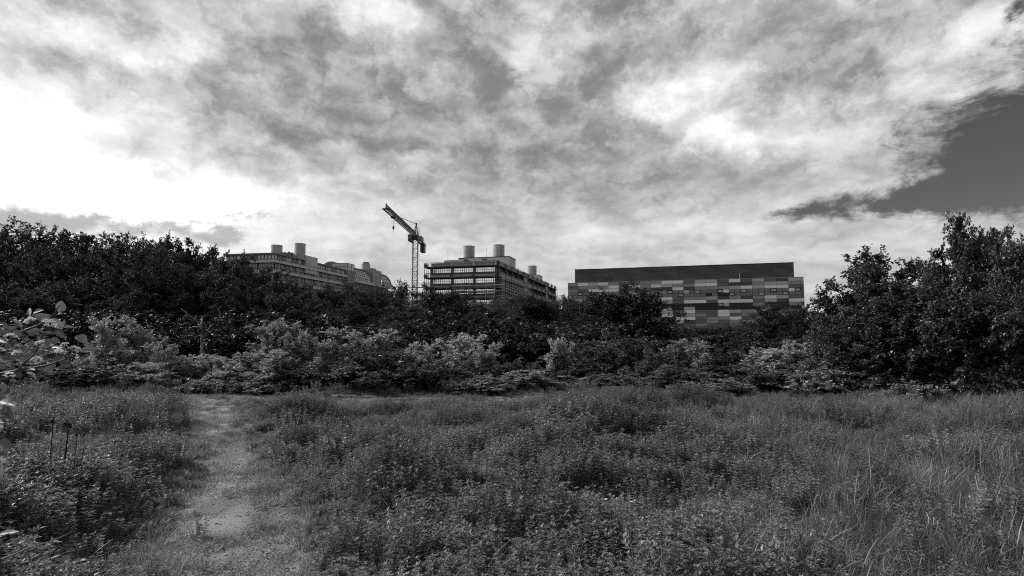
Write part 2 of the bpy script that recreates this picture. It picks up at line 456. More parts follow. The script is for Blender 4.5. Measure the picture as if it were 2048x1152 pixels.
    for dx in (0, .6): m.tube([(Lx * .427 + dx, 2, z1 + .1), (Lx * .427 + dx, 2, z1 + 1.0)], [.05, .04], 5)
    m.build('roof_aerial', dm, b)
    m = MB(); m.box(Lx * .13, Lx * .26, 3, 6, z1 + .10, z1 + .2); m.build('roof_hatch', dm, b)
panel_building()

# ------------------------------------------------------------------ steel-framed laboratory with three stacks, and scaffolding
def lab_building():
    v = np.array((26.2, -7.0)); v /= np.linalg.norm(v)
    o0 = np.array((-31.6, 207.0)) + v * 2.0
    rz = math.atan2(v[1], v[0])
    b = empty('laboratory_building', (o0[0], o0[1], 0), rz, label='steel framed laboratory block under refit with three round roof stacks', cat='building')
    W, D, ZR = 25.1, 109.0, 28.0
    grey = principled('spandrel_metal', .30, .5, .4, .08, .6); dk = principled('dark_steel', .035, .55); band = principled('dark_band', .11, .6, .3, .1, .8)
    conc = principled('pale_concrete', .36, .8, .2, .12, .8, streak=True); pane = principled('lab_glass', .92, .06, .5, .25, .9, metal=.85)
    rail = principled('rail_steel', .06, .5)
    MB().box(.2, W - .2, .2, D - .2, 0, ZR - 1.5).build('wall', principled('inner_wall', .07, .8), b)
    MB().box(.2, W - .2, .2, D - .2, ZR - 1.5, ZR - 1.3).build('roof', conc, b)
    bays = 3; bw = W / bays
    wf = MB(); ww = bw - .95; nc = 9
    for i in range(nc + 1): wf.box(i * ww / nc - .045, i * ww / nc + .045, -.10, .0, 0, 1.8)
    for z in (0, .95, 1.72): wf.box(0, ww, -.085, -.01, z, z + .08)
    wf = wf.mesh('window', dk); wp = MB().box(.02, ww - .02, .02, .06, .03, 1.77).mesh('pane', pane)
    sw = 9.0; ns = 12; sww = sw - 1.3
    sf = MB()
    for i in range(5): sf.box(i * sww / 4 - .07, i * sww / 4 + .07, -.10, 0, 0, 1.8)
    for z in (0, 1.05, 1.70): sf.box(0, sww, -.085, -.01, z, z + .1)
    sf = sf.mesh('window', dk); spn = MB().box(.02, sww - .02, .02, .06, .03, 1.77).mesh('pane', pane)
    sp_f = MB().box(.45, bw - .45, -.35, -.25, 0, 1.25).mesh('spandrel', grey)
    sp_fl = MB().box(.45, bw - .45, -.35, -.25, 0, .72).mesh('spandrel', grey)
    sp_s = MB().box(.35, sw - .35, -.35, -.25, 0, 1.3).mesh('spandrel', principled('spandrel_painted_shade', .19, .5, .4, .1, .6))  # same spandrel metal, shade of the side face put into its colour
    bd = MB().box(.40, bw - .40, -.12, .0, 0, .55).mesh('sill_band', band)
    tow = {3, 4 + 7}
    for i in range(5):
        z0 = ZR - 3.87 * i
        # walkway decks right round, out past the open bay at the end
        m = MB(); m.box(-2.1, W + 1.1, -1.15, .1, z0 - 1.80, z0 - 1.42); m.box(-2.1, 0, .1, 3, z0 - 1.80, z0 - 1.5); m.box(W, W + 1.1, .1, D + 3, z0 - 1.80, z0 - 1.42)
        m.build('deck', dk, b)
        for k in range(bays):
            o = link('spandrel', sp_f if i == 0 else sp_fl, b); o.location = (k * bw, -.3, z0 - 1.40)
            o = link('window', wf, b); o.location = (k * bw + .5, .15, z0 - 3.9); link('pane', wp, o)
            if i: o = link('sill_band', bd, b); o.location = (k * bw, -.1, z0 - .65)
        for k in range(ns):
            y = k * sw
            if k not in (4, 9):
                o = link('window', sf, b); o.location = (W - .10, y + .65, z0 - 3.9); o.rotation_euler = (0, 0, R(90)); link('pane', spn, o)
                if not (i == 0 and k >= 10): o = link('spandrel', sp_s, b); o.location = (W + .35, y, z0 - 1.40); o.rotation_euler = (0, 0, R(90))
        # railings
        m = MB()
        for z in ((0, -.35, -.7) if i == 0 else (.0, -.3)):
            m.bar((-2.1, -1.1, z0 + z), (W + 1.05, -1.1, z0 + z), .07, .07 if z else .16); m.bar((W + 1.05, -1.1, z0 + z), (W + 1.05, D + 3, z0 + z), .07, .07 if z else .16)
            m.bar((-2.1, -1.1, z0 + z), (-2.1, 3, z0 + z), .07)
        m.build('railing', rail, b)
        m = MB().box(-2.2, -1.2, -1.25, .2, z0 - 1.35, z0 - .45); m.build('deck_box', principled('deck_end', .10, .6), b)
    for k in range(bays + 1):
        x = min(max(k * bw, .3), W - .3)
        MB().box(x - .38, x + .38, -.25, .3, 0, ZR - 1.5).build('column', band, b)
        if 0 < k < bays:
            m = MB(); m.bar((x - .45, -1.05, 0), (x - .45, -1.05, ZR), .09); m.bar((x + .45, -1.05, 0), (x + .45, -1.05, ZR), .09); m.build('post', rail, b)
    for dx, dy in ((-2.0, -1.0), (-2.0, 2.8), (-1.1, -1.0)):
        MB().bar((dx, dy, 0), (dx, dy, ZR), .13).build('post', rail, b)
    for k in range(ns + 1):
        m = MB(); m.box(W - .05, W + 1.05, k * sw - .16, k * sw + .16, 0, ZR - .02); m.build('fin', dk, b)
    MB().bar((W + 1.0, D + 2.9, 0), (W + 1.0, D + 2.9, ZR), .14).build('post', rail, b)
    for k in (4, 9): MB().box(W, W + .7, k * sw + .2, (k + 1) * sw - .2, 0, ZR + .05).build('stair_panel', principled('perforated_metal', .14, .5, .3, .15, 3), b)
    # roof storeys and stacks
    st = principled('stack_metal', .27, .45, .4, .05, .7)
    def stack(x, y, z0, z1, r):
        c = MB(); c.cyl(x, y, z0, z1, r, 40); o = c.build('exhaust_stack', st, b)
        m = MB(); m.cyl(x, y, z1, z1 + .12, r + .06, 40); m.build('rim', principled('stack_rim', .15, .5), o)
        m = MB()
        for dx in (-.25, .25): m.bar((x + r * .6 + dx, y - r * .84, z0), (x + r * .6 + dx, y - r * .84, z1 + .3), .07)
        for k in range(int((z1 - z0) / .45)): m.bar((x + r * .6 - .25, y - r * .84, z0 + .45 * k), (x + r * .6 + .25, y - r * .84, z0 + .45 * k), .05)
        m.build('ladder', dk, o)
        m = MB(); m.cyl(x, y, z0 + (z1 - z0) * .52, z0 + (z1 - z0) * .54, r + .03, 40); m.build('seam', principled('stack_rim', .15), o)
    MB().box(-1.5, 20.8, 33, 43, ZR - 1.3, 34.1).build('plant_room', conc, b)
    MB().box(-1.62, 20.92, 32.88, 43.12, 34.1, 34.4).build('plant_room_coping', dk, b)
    vm = MB().box(0, 2.0, 0, .1, 0, .55).mesh('vent', dk)
    for x in (1.0, 9.0):
        for z in (33.0, 31.6):
            o = link('vent', vm, b); o.location = (x, 32.88, z)
    MB().box(2, 19.5, 96, 105, ZR - 1.3, 33.0).build('plant_room', conc, b)
    MB().box(1.9, 19.6, 95.9, 105.1, 33.0, 33.3).build('plant_room_coping', dk, b)
    MB().box(3.2, 8.7, 5, 12, ZR - 1.3, 29.6).build('lift_house', conc, b)
    inv = np.array(((math.cos(rz), math.sin(rz)), (-math.sin(rz), math.cos(rz))))
    for px, Yd, ztop, r in ((938, 243, 39.9, 2.42), (997.6, 238, 39.6, 2.42), (1064, 299, 38.2, 2.4)):
        w = at(px, 500, Yd)[:2]; l = inv @ (w - o0); stack(l[0], l[1], 34.3 if px < 1050 else 33.2, ztop, r)
    for px, Yd, py in ((896, 215, 499), (973, 236, 495)):
        w = at(px, py, Yd); l = inv @ (w[:2] - o0); MB().tube([(l[0], l[1], ZR - 1), (l[0], l[1], w[2])], [.05, .03], 5).build('antenna', rail, b)
    # scaffolding round the near corner
    s = empty('scaffolding', (o0[0], o0[1], 0), rz, label='tube scaffolding with plank decks wrapped round the laboratory corner', cat='scaffolding')
    tube = principled('galvanised_tube', .34, .4, .5); plank = principled('scaffold_plank', .30, .8)
    pm = MB().bar((0, 0, 0), (0, 0, 21.0), .075).mesh('pole', tube); pm2 = MB().bar((0, 0, 0), (0, 0, 23.6), .075).mesh('pole', tube)
    for x in np.arange(12.5, 28.6, 3.1):
        for y in (-1.7, -2.9):
            o = link('pole', pm if x < 22 else pm2, s); o.location = (x, y, 0)
    for y in np.arange(0, 44, 2.6):
        for x in (W + 1.7, W + 2.9):
            o = link('pole', pm2, s); o.location = (x, y, 0)
    lm = MB().bar((9, 0, 0), (28.4, 0, 0), .07).mesh('ledger', tube); lm2 = MB().bar((0, -3, 0), (0, 42, 0), .07).mesh('ledger', tube)
    dm_ = MB().box(9, 28.4, -2.9, -1.7, 0, .08).mesh('deck_board', plank); dm2 = MB().box(W + 1.7, W + 2.9, -1.6, 42, 0, .08).mesh('deck_board', plank)
    for z in (13.4, 15.4, 17.4, 18.4, 19.4):
        for y in (-1.7, -2.9):
            o = link('ledger', lm, s); o.location = (0, y, z)
    for z in (13.4, 15.4, 17.3, 18.3, 19.1, 20.2, 21.4, 22.6):
        for x in (W + 1.7, W + 2.9):
            o = link('ledger', lm2, s); o.location = (x, 0, z)
    for z in (13.3, 15.3, 17.2, 19.0):
        o = link('deck_board', dm_, s); o.location = (0, 0, z)
        o = link('deck_board', dm2, s); o.location = (0, 0, z)
    o = link('deck_board', dm2, s); o.location = (0, 0, 21.5)
    m = MB(); m.box(-8, 27, -3.4, -3.1, 18.75, 19.05); m.box(-8, 27, -3.4, -3.1, 16.55, 16.75); m.build('walkway_beam', principled('beam_steel', .10, .5), s)
    m = MB()
    for x in np.arange(-7.5, 27, 3.0): m.bar((x, -3.25, 16.7), (x, -3.25, 18.8), .06)
    for x in (-7.8, -5.4): m.bar((x, -3.25, 0), (x, -3.25, 21), .09)
    m.build('walkway_post', tube, s)
lab_building()

# ------------------------------------------------------------------ long concrete-banded block with the glass vault
def vault(mbg, mbr, x1, y0, y1, zb, r, nseg=8, ny_=6):   # quarter barrel falling towards +x
    P = lambda t, y, rr: (x1 - r + rr * math.cos(t), y, zb + rr * math.sin(t))
    for i in range(nseg):
        t0, t1 = math.pi / 2 * i / nseg, math.pi / 2 * (i + 1) / nseg
        mbg.add([P(t0, y0, r), P(t0, y1, r), P(t1, y1, r), P(t1, y0, r)], [(0, 1, 2, 3)])
    for i in range(nseg + 1):
        t = math.pi / 2 * i / nseg; mbr.bar(P(t, y0, r + .05), P(t, y1, r + .05), .14)
    for k in range(ny_ + 1):
        y = y0 + (y1 - y0) * k / ny_
        for i in range(nseg): mbr.bar(P(math.pi / 2 * i / nseg, y, r + .05), P(math.pi / 2 * (i + 1) / nseg, y, r + .05), .16 if k < ny_ else .5)
def banded_building():
    ux = np.array((.98, -.19)); ux /= np.linalg.norm(ux)
    c = np.array((-84.0, 200.0)); o0 = c - ux * 20.5; rz = math.atan2(ux[1], ux[0])
    inv = np.array(((math.cos(rz), math.sin(rz)), (-math.sin(rz), math.cos(rz))))
    b = empty('institute_building', (o0[0], o0[1], 0), rz, label='long institute block with pale concrete bands, two stacks and a glass vault', cat='building')
    conc = principled('band_concrete', .40, .85, .2, .12, .5, streak=True); wallm = principled('recess_wall', .085, .8, .2, .2, .8); dk = principled('dark_steel', .035, .55)
    pale = principled('pale_blind', .45, .3, .4, .2, 1.3); gl = principled('grey_glazing', .24, .15, .6, .4, 1.1); roofm = principled('roof_fascia', .12, .6, .3)
    W, D, ZR = 20.5, 53.0, 31.0
    MB().box(.6, W - .6, .6, D, 0, ZR - .5).build('wall', wallm, b)
    MB().box(-.15, W + .15, -.15, D, ZR - .5, ZR).build('roof', roofm, b)
    wm = MB().box(0, .95, -.08, .1, 0, 1.5).mesh('window', pale); wd = MB().box(0, .95, -.08, .1, 0, 1.5).mesh('window', principled('dark_blind', .10, .25, .5, .3, 1.0))
    r = random.Random(4)
    for k in range(14):
        o = link('window', wm if r.random() < .62 else wd, b); o.location = (1.0 + k * 1.38, .55, ZR - 2.05)
    for k in range(38):
        y = 1.0 + k * 1.36
        if 20 < y < 28.5: continue
        o = link('window', wm if r.random() < .55 else wd, b); o.location = (W - .6, y, ZR - 2.05); o.rotation_euler = (0, 0, R(90))
    # glazing frames per storey
    gf = MB()
    for i in range(8): gf.box(i * .86 - .04, i * .86 + .04, -.10, 0, 0, 2.3)
    for z in (0, .8, 2.2): gf.box(0, 6.02, -.09, -.01, z, z + .08)
    gf = gf.mesh('glazing', dk); gp = MB().box(.02, 6.0, .02, .05, .03, 2.2).mesh('pane', gl)
    for i in range(5):
        z = ZR - 2.45 - 3.66 * i
        m = MB(); m.box(-.5, W + .5, -.5, -.2, z - 1.05, z); m.box(W + .2, W + .5, -.2, D + .3, z - 1.05, z); m.box(-.5, W + .2, -.2, .6, z - 1.05, z - .8); m.box(W - .6, W + .2, .6, D, z - 1.05, z - .8)
        m.build('concrete_band', conc, b)
        m = MB()
        m.bar((-.4, -.4, z + .45), (W + .4, -.4, z + .45), .06); m.bar((W + .4, -.4, z + .45), (W + .4, D, z + .45), .06)
        for k in range(9): m.bar((W + .4, k * 6.5, z), (W + .4, k * 6.5, z + .5), .06)
        m.build('railing', dk, b)
        for k in range(3): o = link('glazing', gf, b); o.location = (.8 + k * 6.5, .5, z - 3.5); link('pane', gp, o)
        for k in range(8): o = link('glazing', gf, b); o.location = (W - .5, .9 + k * 6.5, z - 3.5); o.rotation_euler = (0, 0, R(90)); link('pane', gp, o)
    for k in range(8): MB().tube([(W + .62, 2 + k * 6.6, 8), (W + .62, 2 + k * 6.6, ZR - .6)], [.07, .07], 6).build('downpipe', principled('pipe_metal', .33, .5), b)
    # roof works
    st = principled('stack_metal', .27)
    for px, Yd, zt, rr in ((553.5, 212, 35.4, 2.0), (600, 220, 37.3, 2.05), (732.5, 300, 39.6, 2.25)):
        l = inv @ (at(px, 500, Yd)[:2] - o0); m = MB(); m.cyl(l[0], l[1], ZR - .2, zt, rr, 40); o = m.build('exhaust_stack', st, b)
        m = MB(); m.cyl(l[0], l[1], zt, zt + (.9 if px > 700 else .1), rr * (.75 if px > 700 else 1.02), 40); m.build('rim', roofm if px > 700 else st, o)
    MB().box(9, W + .25, 19.8, 28.3, 26, 32.8).build('plant_room', conc, b)
    m = MB()
    m.add([(8, 8, ZR), (W - 3, 8, ZR), (W - 3, 19.8, ZR), (8, 19.8, ZR), (8, 8, ZR + .3), (W - 3, 8, ZR + .3), (W - 3, 19.8, ZR + 2.0), (8, 19.8, ZR + 2.0)],
          [(0, 3, 2, 1), (4, 5, 6, 7), (0, 1, 5, 4), (1, 2, 6, 5), (2, 3, 7, 6), (3, 0, 4, 7)]); m.build('sloped_roof', conc, b)
    for px, Yd, z0, w in ((566, 212, 31.6, 1.3), (571, 213, 31.9, .9), (579, 214, 32.2, 1.2), (585, 215, 32.0, 1.4), (575, 213, 31.5, 1.0)):
        l = inv @ (at(px, 500, Yd)[:2] - o0)
        m = MB(); m.box(l[0] - w / 2, l[0] + w / 2, l[1] - .8, l[1] + .8, ZR, z0 + .8); o = m.build('air_unit', principled('unit_metal', .20, .5), b)
        m = MB(); m.cyl(l[0], l[1] - .2, z0 + .8, z0 + 1.15, w * .36, 16); m.box(l[0] - w * .4, l[0] + w * .4, l[1] - .84, l[1] - .78, ZR + .4, z0 + .5); m.build('fan_grille', dk, o)
    # stair tower, glass lantern, vaults
    MB().box(W - 7, W + .4, D + .4, 61, 0, 31).build('stair_tower', principled('tower_wall', .22, .6, .3, .15, .6, streak=True), b)
    m = MB()
    for k in range(8): m.box(W + .42, W + .5, D + .9 + k, D + 1.0 + k, 20, 30.7)
    m.build('tower_ribs', dk, b)
    lan = MB().box(W - 7.5, W + .1, D + 1, 60.5, 31, 34.1).build('glass_lantern', principled('lantern_glass', .34, .12, .6, .2, .6), b)
    m = MB()
    for z in (31.05, 32.5, 34.1): m.bar((W + .12, D + 1, z), (W + .12, 60.5, z), .12); m.bar((W - 7.5, D + .95, z), (W + .1, D + .95, z), .12)
    for y in (D + 1, D + 4.7, 60.5): m.bar((W + .12, y, 31), (W + .12, y, 34.1), .14)
    for x in (W - 7.4, W - 4): m.bar((x, D + .95, 31), (x, D + .95, 34.1), .12)
    m.build('mullion', dk, lan)
    MB().box(4, W - .2, 61, 100, 0, 27.4).build('rear_wing', wallm, b)
    MB().box(W - .2, W + .5, 61, 102, 26.2, 27.5).build('concrete_band', conc, b)
    vg, vr = MB(), MB(); vault(vg, vr, W + .2, 61.2, 78.5, 27.5, 6.6, 9, 8)
    vo = vg.build('glass_vault', principled('vault_glass', .30, .15, .6, .3, .5), b); vr.build('vault_rib', dk, vo)
    MB().box(W - 14, W - 6.4, 61, 80, 27.4, 33.6).build('wall', wallm, b)
    MB().box(W - 9, W - .5, 82, 92, 27.4, 34.4).build('plant_room', principled('tower_wall', .22), b)
    MB().box(W - 5, W - 2.5, 86, 90, 34.4, 35.6).build('air_unit', principled('unit_metal', .2), b)
    vg, vr = MB(), MB(); vault(vg, vr, W + .2, 92, 103, 27.5, 6.8, 6, 5)
    vo = vg.build('glass_vault', principled('vault_glass', .30), b); vr.build('vault_rib', dk, vo)
    # arched roof behind, gable towards the meadow
    l = inv @ (at(661, 540, 262)[:2] - o0); m = MB(); nseg = 16
    for sgn, (ya, yb) in ((1, (l[1], l[1] + 16)),):
        A = [(l[0] + 5.0 * math.cos(math.pi * i / nseg), ya, 31.4 + 4.6 * math.sin(math.pi * i / nseg)) for i in range(nseg + 1)]
        B = [(x, yb, z) for x, y, z in A]
        m.add(A + B, [(i + 1, i, nseg + 1 + i, nseg + 2 + i) for i in range(nseg)] + [tuple(range(nseg + 1)), tuple(reversed(range(nseg + 1, 2 * nseg + 2)))])
    m.build('arched_roof', principled('arch_roof', .17, .5, .3, .2, .8), b)
    m = MB()
    for i in range(-4, 5): m.box(l[0] + i - .05, l[0] + i + .05, l[1] - .06, l[1] - .01, 31.4, 31.4 + 4.4 * math.sqrt(max(0, 1 - (i / 5.0) ** 2)))
    m.build('gable_mullion', dk, b)
    MB().box(l[0] - 5.2, l[0] + 5.2, l[1] + .05, l[1] + 16, 20, 31.4).build('wall', wallm, b)
banded_building()

# ------------------------------------------------------------------ tower crane
def crane():
    cx, cy = -34.3, 200.0
    c = empty('tower_crane', (cx, cy, 0), label='tall lattice tower crane above the trees beside the laboratory block', cat='crane')
    st = principled('crane_steel', .05, .5, .3); pale = principled('mast_paint', .06, .5, .3)
    w = .86; ZM = 35.6
    m = MB()
    for sx in (-w, w):
        for sy in (-w, w): m.bar((sx, sy, 0), (sx, sy, ZM), .17)
    n = 22; dz = ZM / n
    for i in range(n):
        z = i * dz
        for a, b in (((-w, -w), (w, -w)), ((w, -w), (w, w)), ((w, w), (-w, w)), ((-w, w), (-w, -w))):
            m.bar((*a, z), (*b, z), .09); p, q = (a, b) if i % 2 else (b, a); m.bar((*p, z), (*q, z + dz), .10)
    m.build('mast', pale, c)
    m = MB(); m.box(-1.1, 1.1, -1.1, 1.1, ZM, ZM + .9); m.cyl(0, 0, ZM + .9, ZM + 1.3, 1.0, 16); m.build('slewing_ring', st, c)
    # jib towards the viewer
    d = Vector((-1.0, -43.0, 0)).normalized(); sd_ = Vector((d.y, -d.x, 0)); L = 43.0
    def J(s, k, z): return d * s + sd_ * k + Vector((0, 0, z))
    m = MB(); zb, zt = 36.8, 38.25; hw = .62
    for k in (-hw, hw): m.bar(J(-1, k, zb), J(L, k, zb), .22)
    m.bar(J(0, 0, zt), J(L - 1.5, 0, zt), .24)
    n = 26
    for i in range(n):
        s0, s1 = L * i / n, L * (i + 1) / n
        m.bar(J(s0, -hw, zb), J(s0, hw, zb), .09); m.bar(J(s0, -hw, zb), J(s1, hw, zb), .08)
        for k in (-hw, hw): m.bar(J(s0, k, zb), J((s0 + s1) / 2, 0, zt), .10); m.bar(J((s0 + s1) / 2, 0, zt), J(s1, k, zb), .10)
    m.bar(J(L, -1.0, zb + .2), J(L, 1.0, zb + .2), .4); m.bar(J(L - .2, 0, zb), J(L - .2, 0, zt + .3), .3)
    m.build('jib', st, c)
    m = MB()
    for k in (-.75, .75): m.bar(J(1, k, 36.9), J(-17, k, 36.1), .30, .55)
    for i in range(9): m.bar(J(-2 * i, -.75, 36.8 - .09 * i), J(-2 * i, .75, 36.8 - .09 * i), .14)
    for k in (-.9, .9): m.bar(J(0, k, 37.9), J(-17, k, 37.1), .06)
    m.build('counter_jib', st, c)
    m = MB(); m.add([J(s, k, z) for s in (-13.2, -16.6) for k in (-.75, .75) for z in (33.2, 36.7)],
                    [(0, 1, 3, 2), (4, 6, 7, 5), (0, 4, 5, 1), (2, 3, 7, 6), (0, 2, 6, 4), (1, 5, 7, 3)]); m.build('counterweight', st, c)
    m = MB(); m.add([J(s, k, z) for s in (-8.5, -12.5) for k in (-.65, .65) for z in (36.9, 38.4)],
                    [(0, 1, 3, 2), (4, 6, 7, 5), (0, 4, 5, 1), (2, 3, 7, 6), (0, 2, 6, 4), (1, 5, 7, 3)]); m.build('winch_house', principled('winch_paint', .09, .5), c)
    # cab hung beside the jib root
    m = MB(); m.add([(-2.3, -1.9, 34.9), (-.9, -1.9, 34.3), (-.9, .2, 34.3), (-2.3, .2, 34.9), (-2.4, -1.9, 37.2), (-.9, -1.9, 37.2), (-.9, .2, 37.2), (-2.4, .2, 37.2)],
                    [(0, 3, 2, 1), (4, 5, 6, 7), (0, 1, 5, 4), (1, 2, 6, 5), (2, 3, 7, 6), (3, 0, 4, 7)]); cab = m.build('cab', st, c)
    MB().box(-2.15, -1.05, -1.96, -1.91, 35.5, 36.8).build('cab_window', principled('cab_glass', .10, .1, .6), cab)
    # tower peak, ties
    ap = Vector((.25, 0, 41.3)); m = MB()
    for p in ((-1.0, -.8, 36.8), (1.0, -.8, 36.8), (.9, .9, 36.8), (-.4, .9, 36.8)): m.bar(p, ap, .18)
    for f in (.25, .5, .75):
        q = [Vector(p).lerp(ap, f) for p in ((-1.0, -.8, 36.8), (1.0, -.8, 36.8), (.9, .9, 36.8), (-.4, .9, 36.8))]
        for i in range(4): m.bar(q[i], q[(i + 1) % 4], .10); m.bar(q[i], Vector(((-1.0, -.8, 36.8), (1.0, -.8, 36.8), (.9, .9, 36.8), (-.4, .9, 36.8))[(i + 1) % 4]).lerp(ap, f - .25), .09)
    m.box(-.05, .55, -.3, .3, 41.1, 41.6); m.build('tower_peak', st, c)
    m = MB(); m.bar(ap, J(26, 0, zt), .10); m.bar(ap + Vector((0, 0, -.1)), J(25, 0, zt), .06); m.build('tie_bar', st, c)
    m = MB(); m.bar(ap, J(-12, -.7, 37), .05); m.bar(ap, J(-12, .7, 37), .05); m.build('tie_bar', st, c)
    m = MB(); m.tube([(1.1, .4, 37), (1.1, .4, 40.3)], [.09, .07], 5); m.build('aerial', st, c)
    m = MB(); m.tube([(-1.9, -1, 37.2), (-1.9, -1, 41.0)], [.04, .03], 5); m.build('aerial', st, c)
    m = MB(); q = [J(33.7 + s, k, 36.55) for s in (-.8, .8) for k in (-.6, .6)]
    m.bar(q[0], q[1], .3); m.bar(q[2], q[3], .3); m.bar(q[0], q[2], .3); m.bar(q[1], q[3], .3); m.build('trolley', st, c)
    p = J(33.7, 0, 0)
    m = MB()
    for k in (-.16, .16): m.bar((p.x + k, p.y, 36.5), (p.x + k * .6, p.y, 33.9), .05)
    m.build('hoist_rope', st, c)
    m = MB(); m.tube([(p.x, p.y, 34.1), (p.x, p.y, 33.7), (p.x, p.y, 33.2), (p.x, p.y, 32.9)], [.12, .32, .30, .1], 8)
    m.tube([(p.x, p.y, 32.9), (p.x + .15, p.y, 32.6), (p.x + .05, p.y, 32.35), (p.x - .12, p.y, 32.5)], [.08, .07, .06, .03], 6); m.build('hook_block', st, c)
crane()
# ------------------------------------------------------------------ trees and bushes
BARK = principled('bark', .055, .9, .15, .35, 3.0, .4)
PALE_BARK = principled('dead_bark', .19, .9, .15, .3, 3.0, .3)
LM = {'wood': leafy('leaf_woodland', .052, .2, .6, .35, .8, .12, inst=.35), 'feather': leafy('leaf_feathery', .058, .25, .6, .3, .9, .12, inst=.35),
      'ever': leafy('leaf_evergreen', .022, .1, vary=.3, scale=1.0, inst=.2), 'pale': leafy('leaf_silvery', .28, .35, .55, .30, 1.4, inst=.3),
      'mid': leafy('leaf_bush', .09, .3, .5, .35, 1.4, inst=.4), 'big': leafy('leaf_broad', .062, .2, .40, .4, 1.0, .45, inst=.25, isl=.45), 'bramble': leafy('leaf_bramble', .16, .25, .5, .35, 1.6),
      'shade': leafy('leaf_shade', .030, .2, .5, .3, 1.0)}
def gen_tree(seed, H, Rr, clear=.1, n=(60, 7, 6, 9), leaf=(.2, .11), up=.25, flat=.8, mat='wood', shape='round', shoots=0, lumpy=.3, tubes=True, stems=1, l2=.34, l3=.15, droop=-.1, dead=False, bark=None, thick=.38, rmin=.72):
    r = np.random.default_rng(seed); n1, n2, n3, n4 = n
    k = np.arange(n1) + .5; ph = np.arccos(1 - 2 * k / n1); th = math.pi * (1 + 5 ** .5) * k
    D = np.stack([np.cos(th) * np.sin(ph), np.sin(th) * np.sin(ph), np.cos(ph)], 1) + r.normal(0, .16, (n1, 3)); D = unit(D)
    lob = unit(r.normal(0, 1, (9, 3)) + np.array((0, 0, .35)))
    f = 1 - lumpy + lumpy * np.exp(-((1 - (D @ lob.T)).min(1) / .13))
    rad = f * np.where(r.random(n1) < .72, r.uniform(rmin, .93, n1), r.uniform(.35, .7, n1))
    zb = clear * H
    if shape == 'lobed':
        zc = zb + (H - zb) * .48; nl = max(9, n1 // 8); kk = np.arange(nl) + .5; pl = np.arccos(1 - 1.7 * kk / nl); tl = math.pi * (1 + 5 ** .5) * kk + seed
        LD = np.stack([np.cos(tl) * np.sin(pl), np.sin(tl) * np.sin(pl), np.cos(pl)], 1); q_ = r.uniform(.50, .68, nl); rl = r.uniform(.27, .42, nl) * Rr
        LC = LD * q_[:, None] * np.array((Rr, Rr, 1)); LC[:, 2] = zc + LD[:, 2] * q_ * np.where(LD[:, 2] > 0, (H - zc) * 1.08, (zc - zb))
        li = np.arange(n1) % nl; dl = unit(r.normal(0, 1, (n1, 3)) + LD[li] * .8 + np.array((0, 0, .35)))
        T = LC[li] + dl * (rl[li] * r.uniform(.70, 1.0, n1))[:, None]; T[:, 2] = np.maximum(T[:, 2], .03 * H)
        Sz = np.clip(zb * .7 + (T[:, 2] - zb) * (.25 if stems > 1 else .55), .02 * H, .8 * H)
    elif shape == 'cone':
        zf = r.random(n1) ** .8; ang = r.uniform(0, 2 * math.pi, n1); rr = Rr * (1 - zf) ** .75 * r.uniform(.7, 1, n1) + .05 * Rr
        T = np.stack([np.cos(ang) * rr, np.sin(ang) * rr, zb + (H - zb) * zf * .97], 1); Sz = T[:, 2] + .02 * H - .12 * rr
    else:
        zc = zb + (H - zb) * .45
        if rmin > .75: D = D.copy(); D[:, 2] = np.sign(D[:, 2]) * np.abs(D[:, 2]) ** .72; D[:, :2] *= (np.maximum(1 - np.abs(D[:, 2]) ** 2.6, .02) ** .5 / np.maximum(np.linalg.norm(D[:, :2], axis=1), 1e-3))[:, None]
        T = D * rad[:, None] * np.array((Rr, Rr, 1)); T[:, 2] = zc + D[:, 2] * rad * np.where(D[:, 2] > 0, H - zc, zc - zb)
        T[:, 2] = np.maximum(T[:, 2], .03 * H)
        Sz = np.clip(zb * .7 + (T[:, 2] - zb) * (.25 if stems > 1 else .55), .02 * H, .8 * H)
    if shoots:
        s = r.choice(n1, shoots, False); T[s] *= np.stack([r.uniform(.5, 1.05, shoots)] * 2 + [np.ones(shoots)], 1); T[s, 2] = H * r.uniform(.9, 1.06, shoots)
    lean = r.normal(0, .03, 2) * H
    mb = MB(); tip_z = H * (.92 if shape == 'cone' else .78); r0 = .022 * H + .03
    if stems == 1:
        pz = np.linspace(0, tip_z, 7); pts = [(lean[0] * (z / H) ** 2 + r.normal(0, .008) * H * (z > 0), lean[1] * (z / H) ** 2 + r.normal(0, .008) * H * (z > 0), z - (.15 if z == 0 else 0)) for z in pz]
        mb.tube(pts, [max(r0 * (1 - .85 * z / tip_z), .012) for z in pz], 8)
        S0 = np.stack([lean[0] * (Sz / H) ** 2, lean[1] * (Sz / H) ** 2, Sz], 1)
    else:
        S0 = np.stack([T[:, 0] * .15, T[:, 1] * .15, Sz * .3 + .0], 1); S0[:, 2] = np.maximum(S0[:, 2] * .4, .0)
        for i in range(stems):
            a = r.uniform(0, 6.28); q = r.uniform(.1, .4) * Rr
            mb.tube([(math.cos(a) * .1, math.sin(a) * .1, -.1), (math.cos(a) * q, math.sin(a) * q, H * .4), (math.cos(a) * q * 1.6, math.sin(a) * q * 1.6, H * .72)], [.03, .02, .008], 5)
    M = (S0 + T) / 2; M[:, 2] += np.linalg.norm(T - S0, axis=1) * (.12 if shape != 'cone' else -.03)
    bez = lambda t: S0[:, None] * (1 - t) ** 2 + M[:, None] * 2 * t * (1 - t) + T[:, None] * t ** 2
    for i in range(n1):
        if i % 2 == 0 or n1 < 50:
            tt = np.array((0, .35, .7, 1.0))[None, :, None]; P = bez(tt)[i]; q = r0 * thick
            mb.tube(P, [q, q * .7, q * .42, q * .12], 5, cap=False)
    # secondaries and twigs
    t2 = r.uniform(.3, 1.02, (n1, n2))[:, :, None]
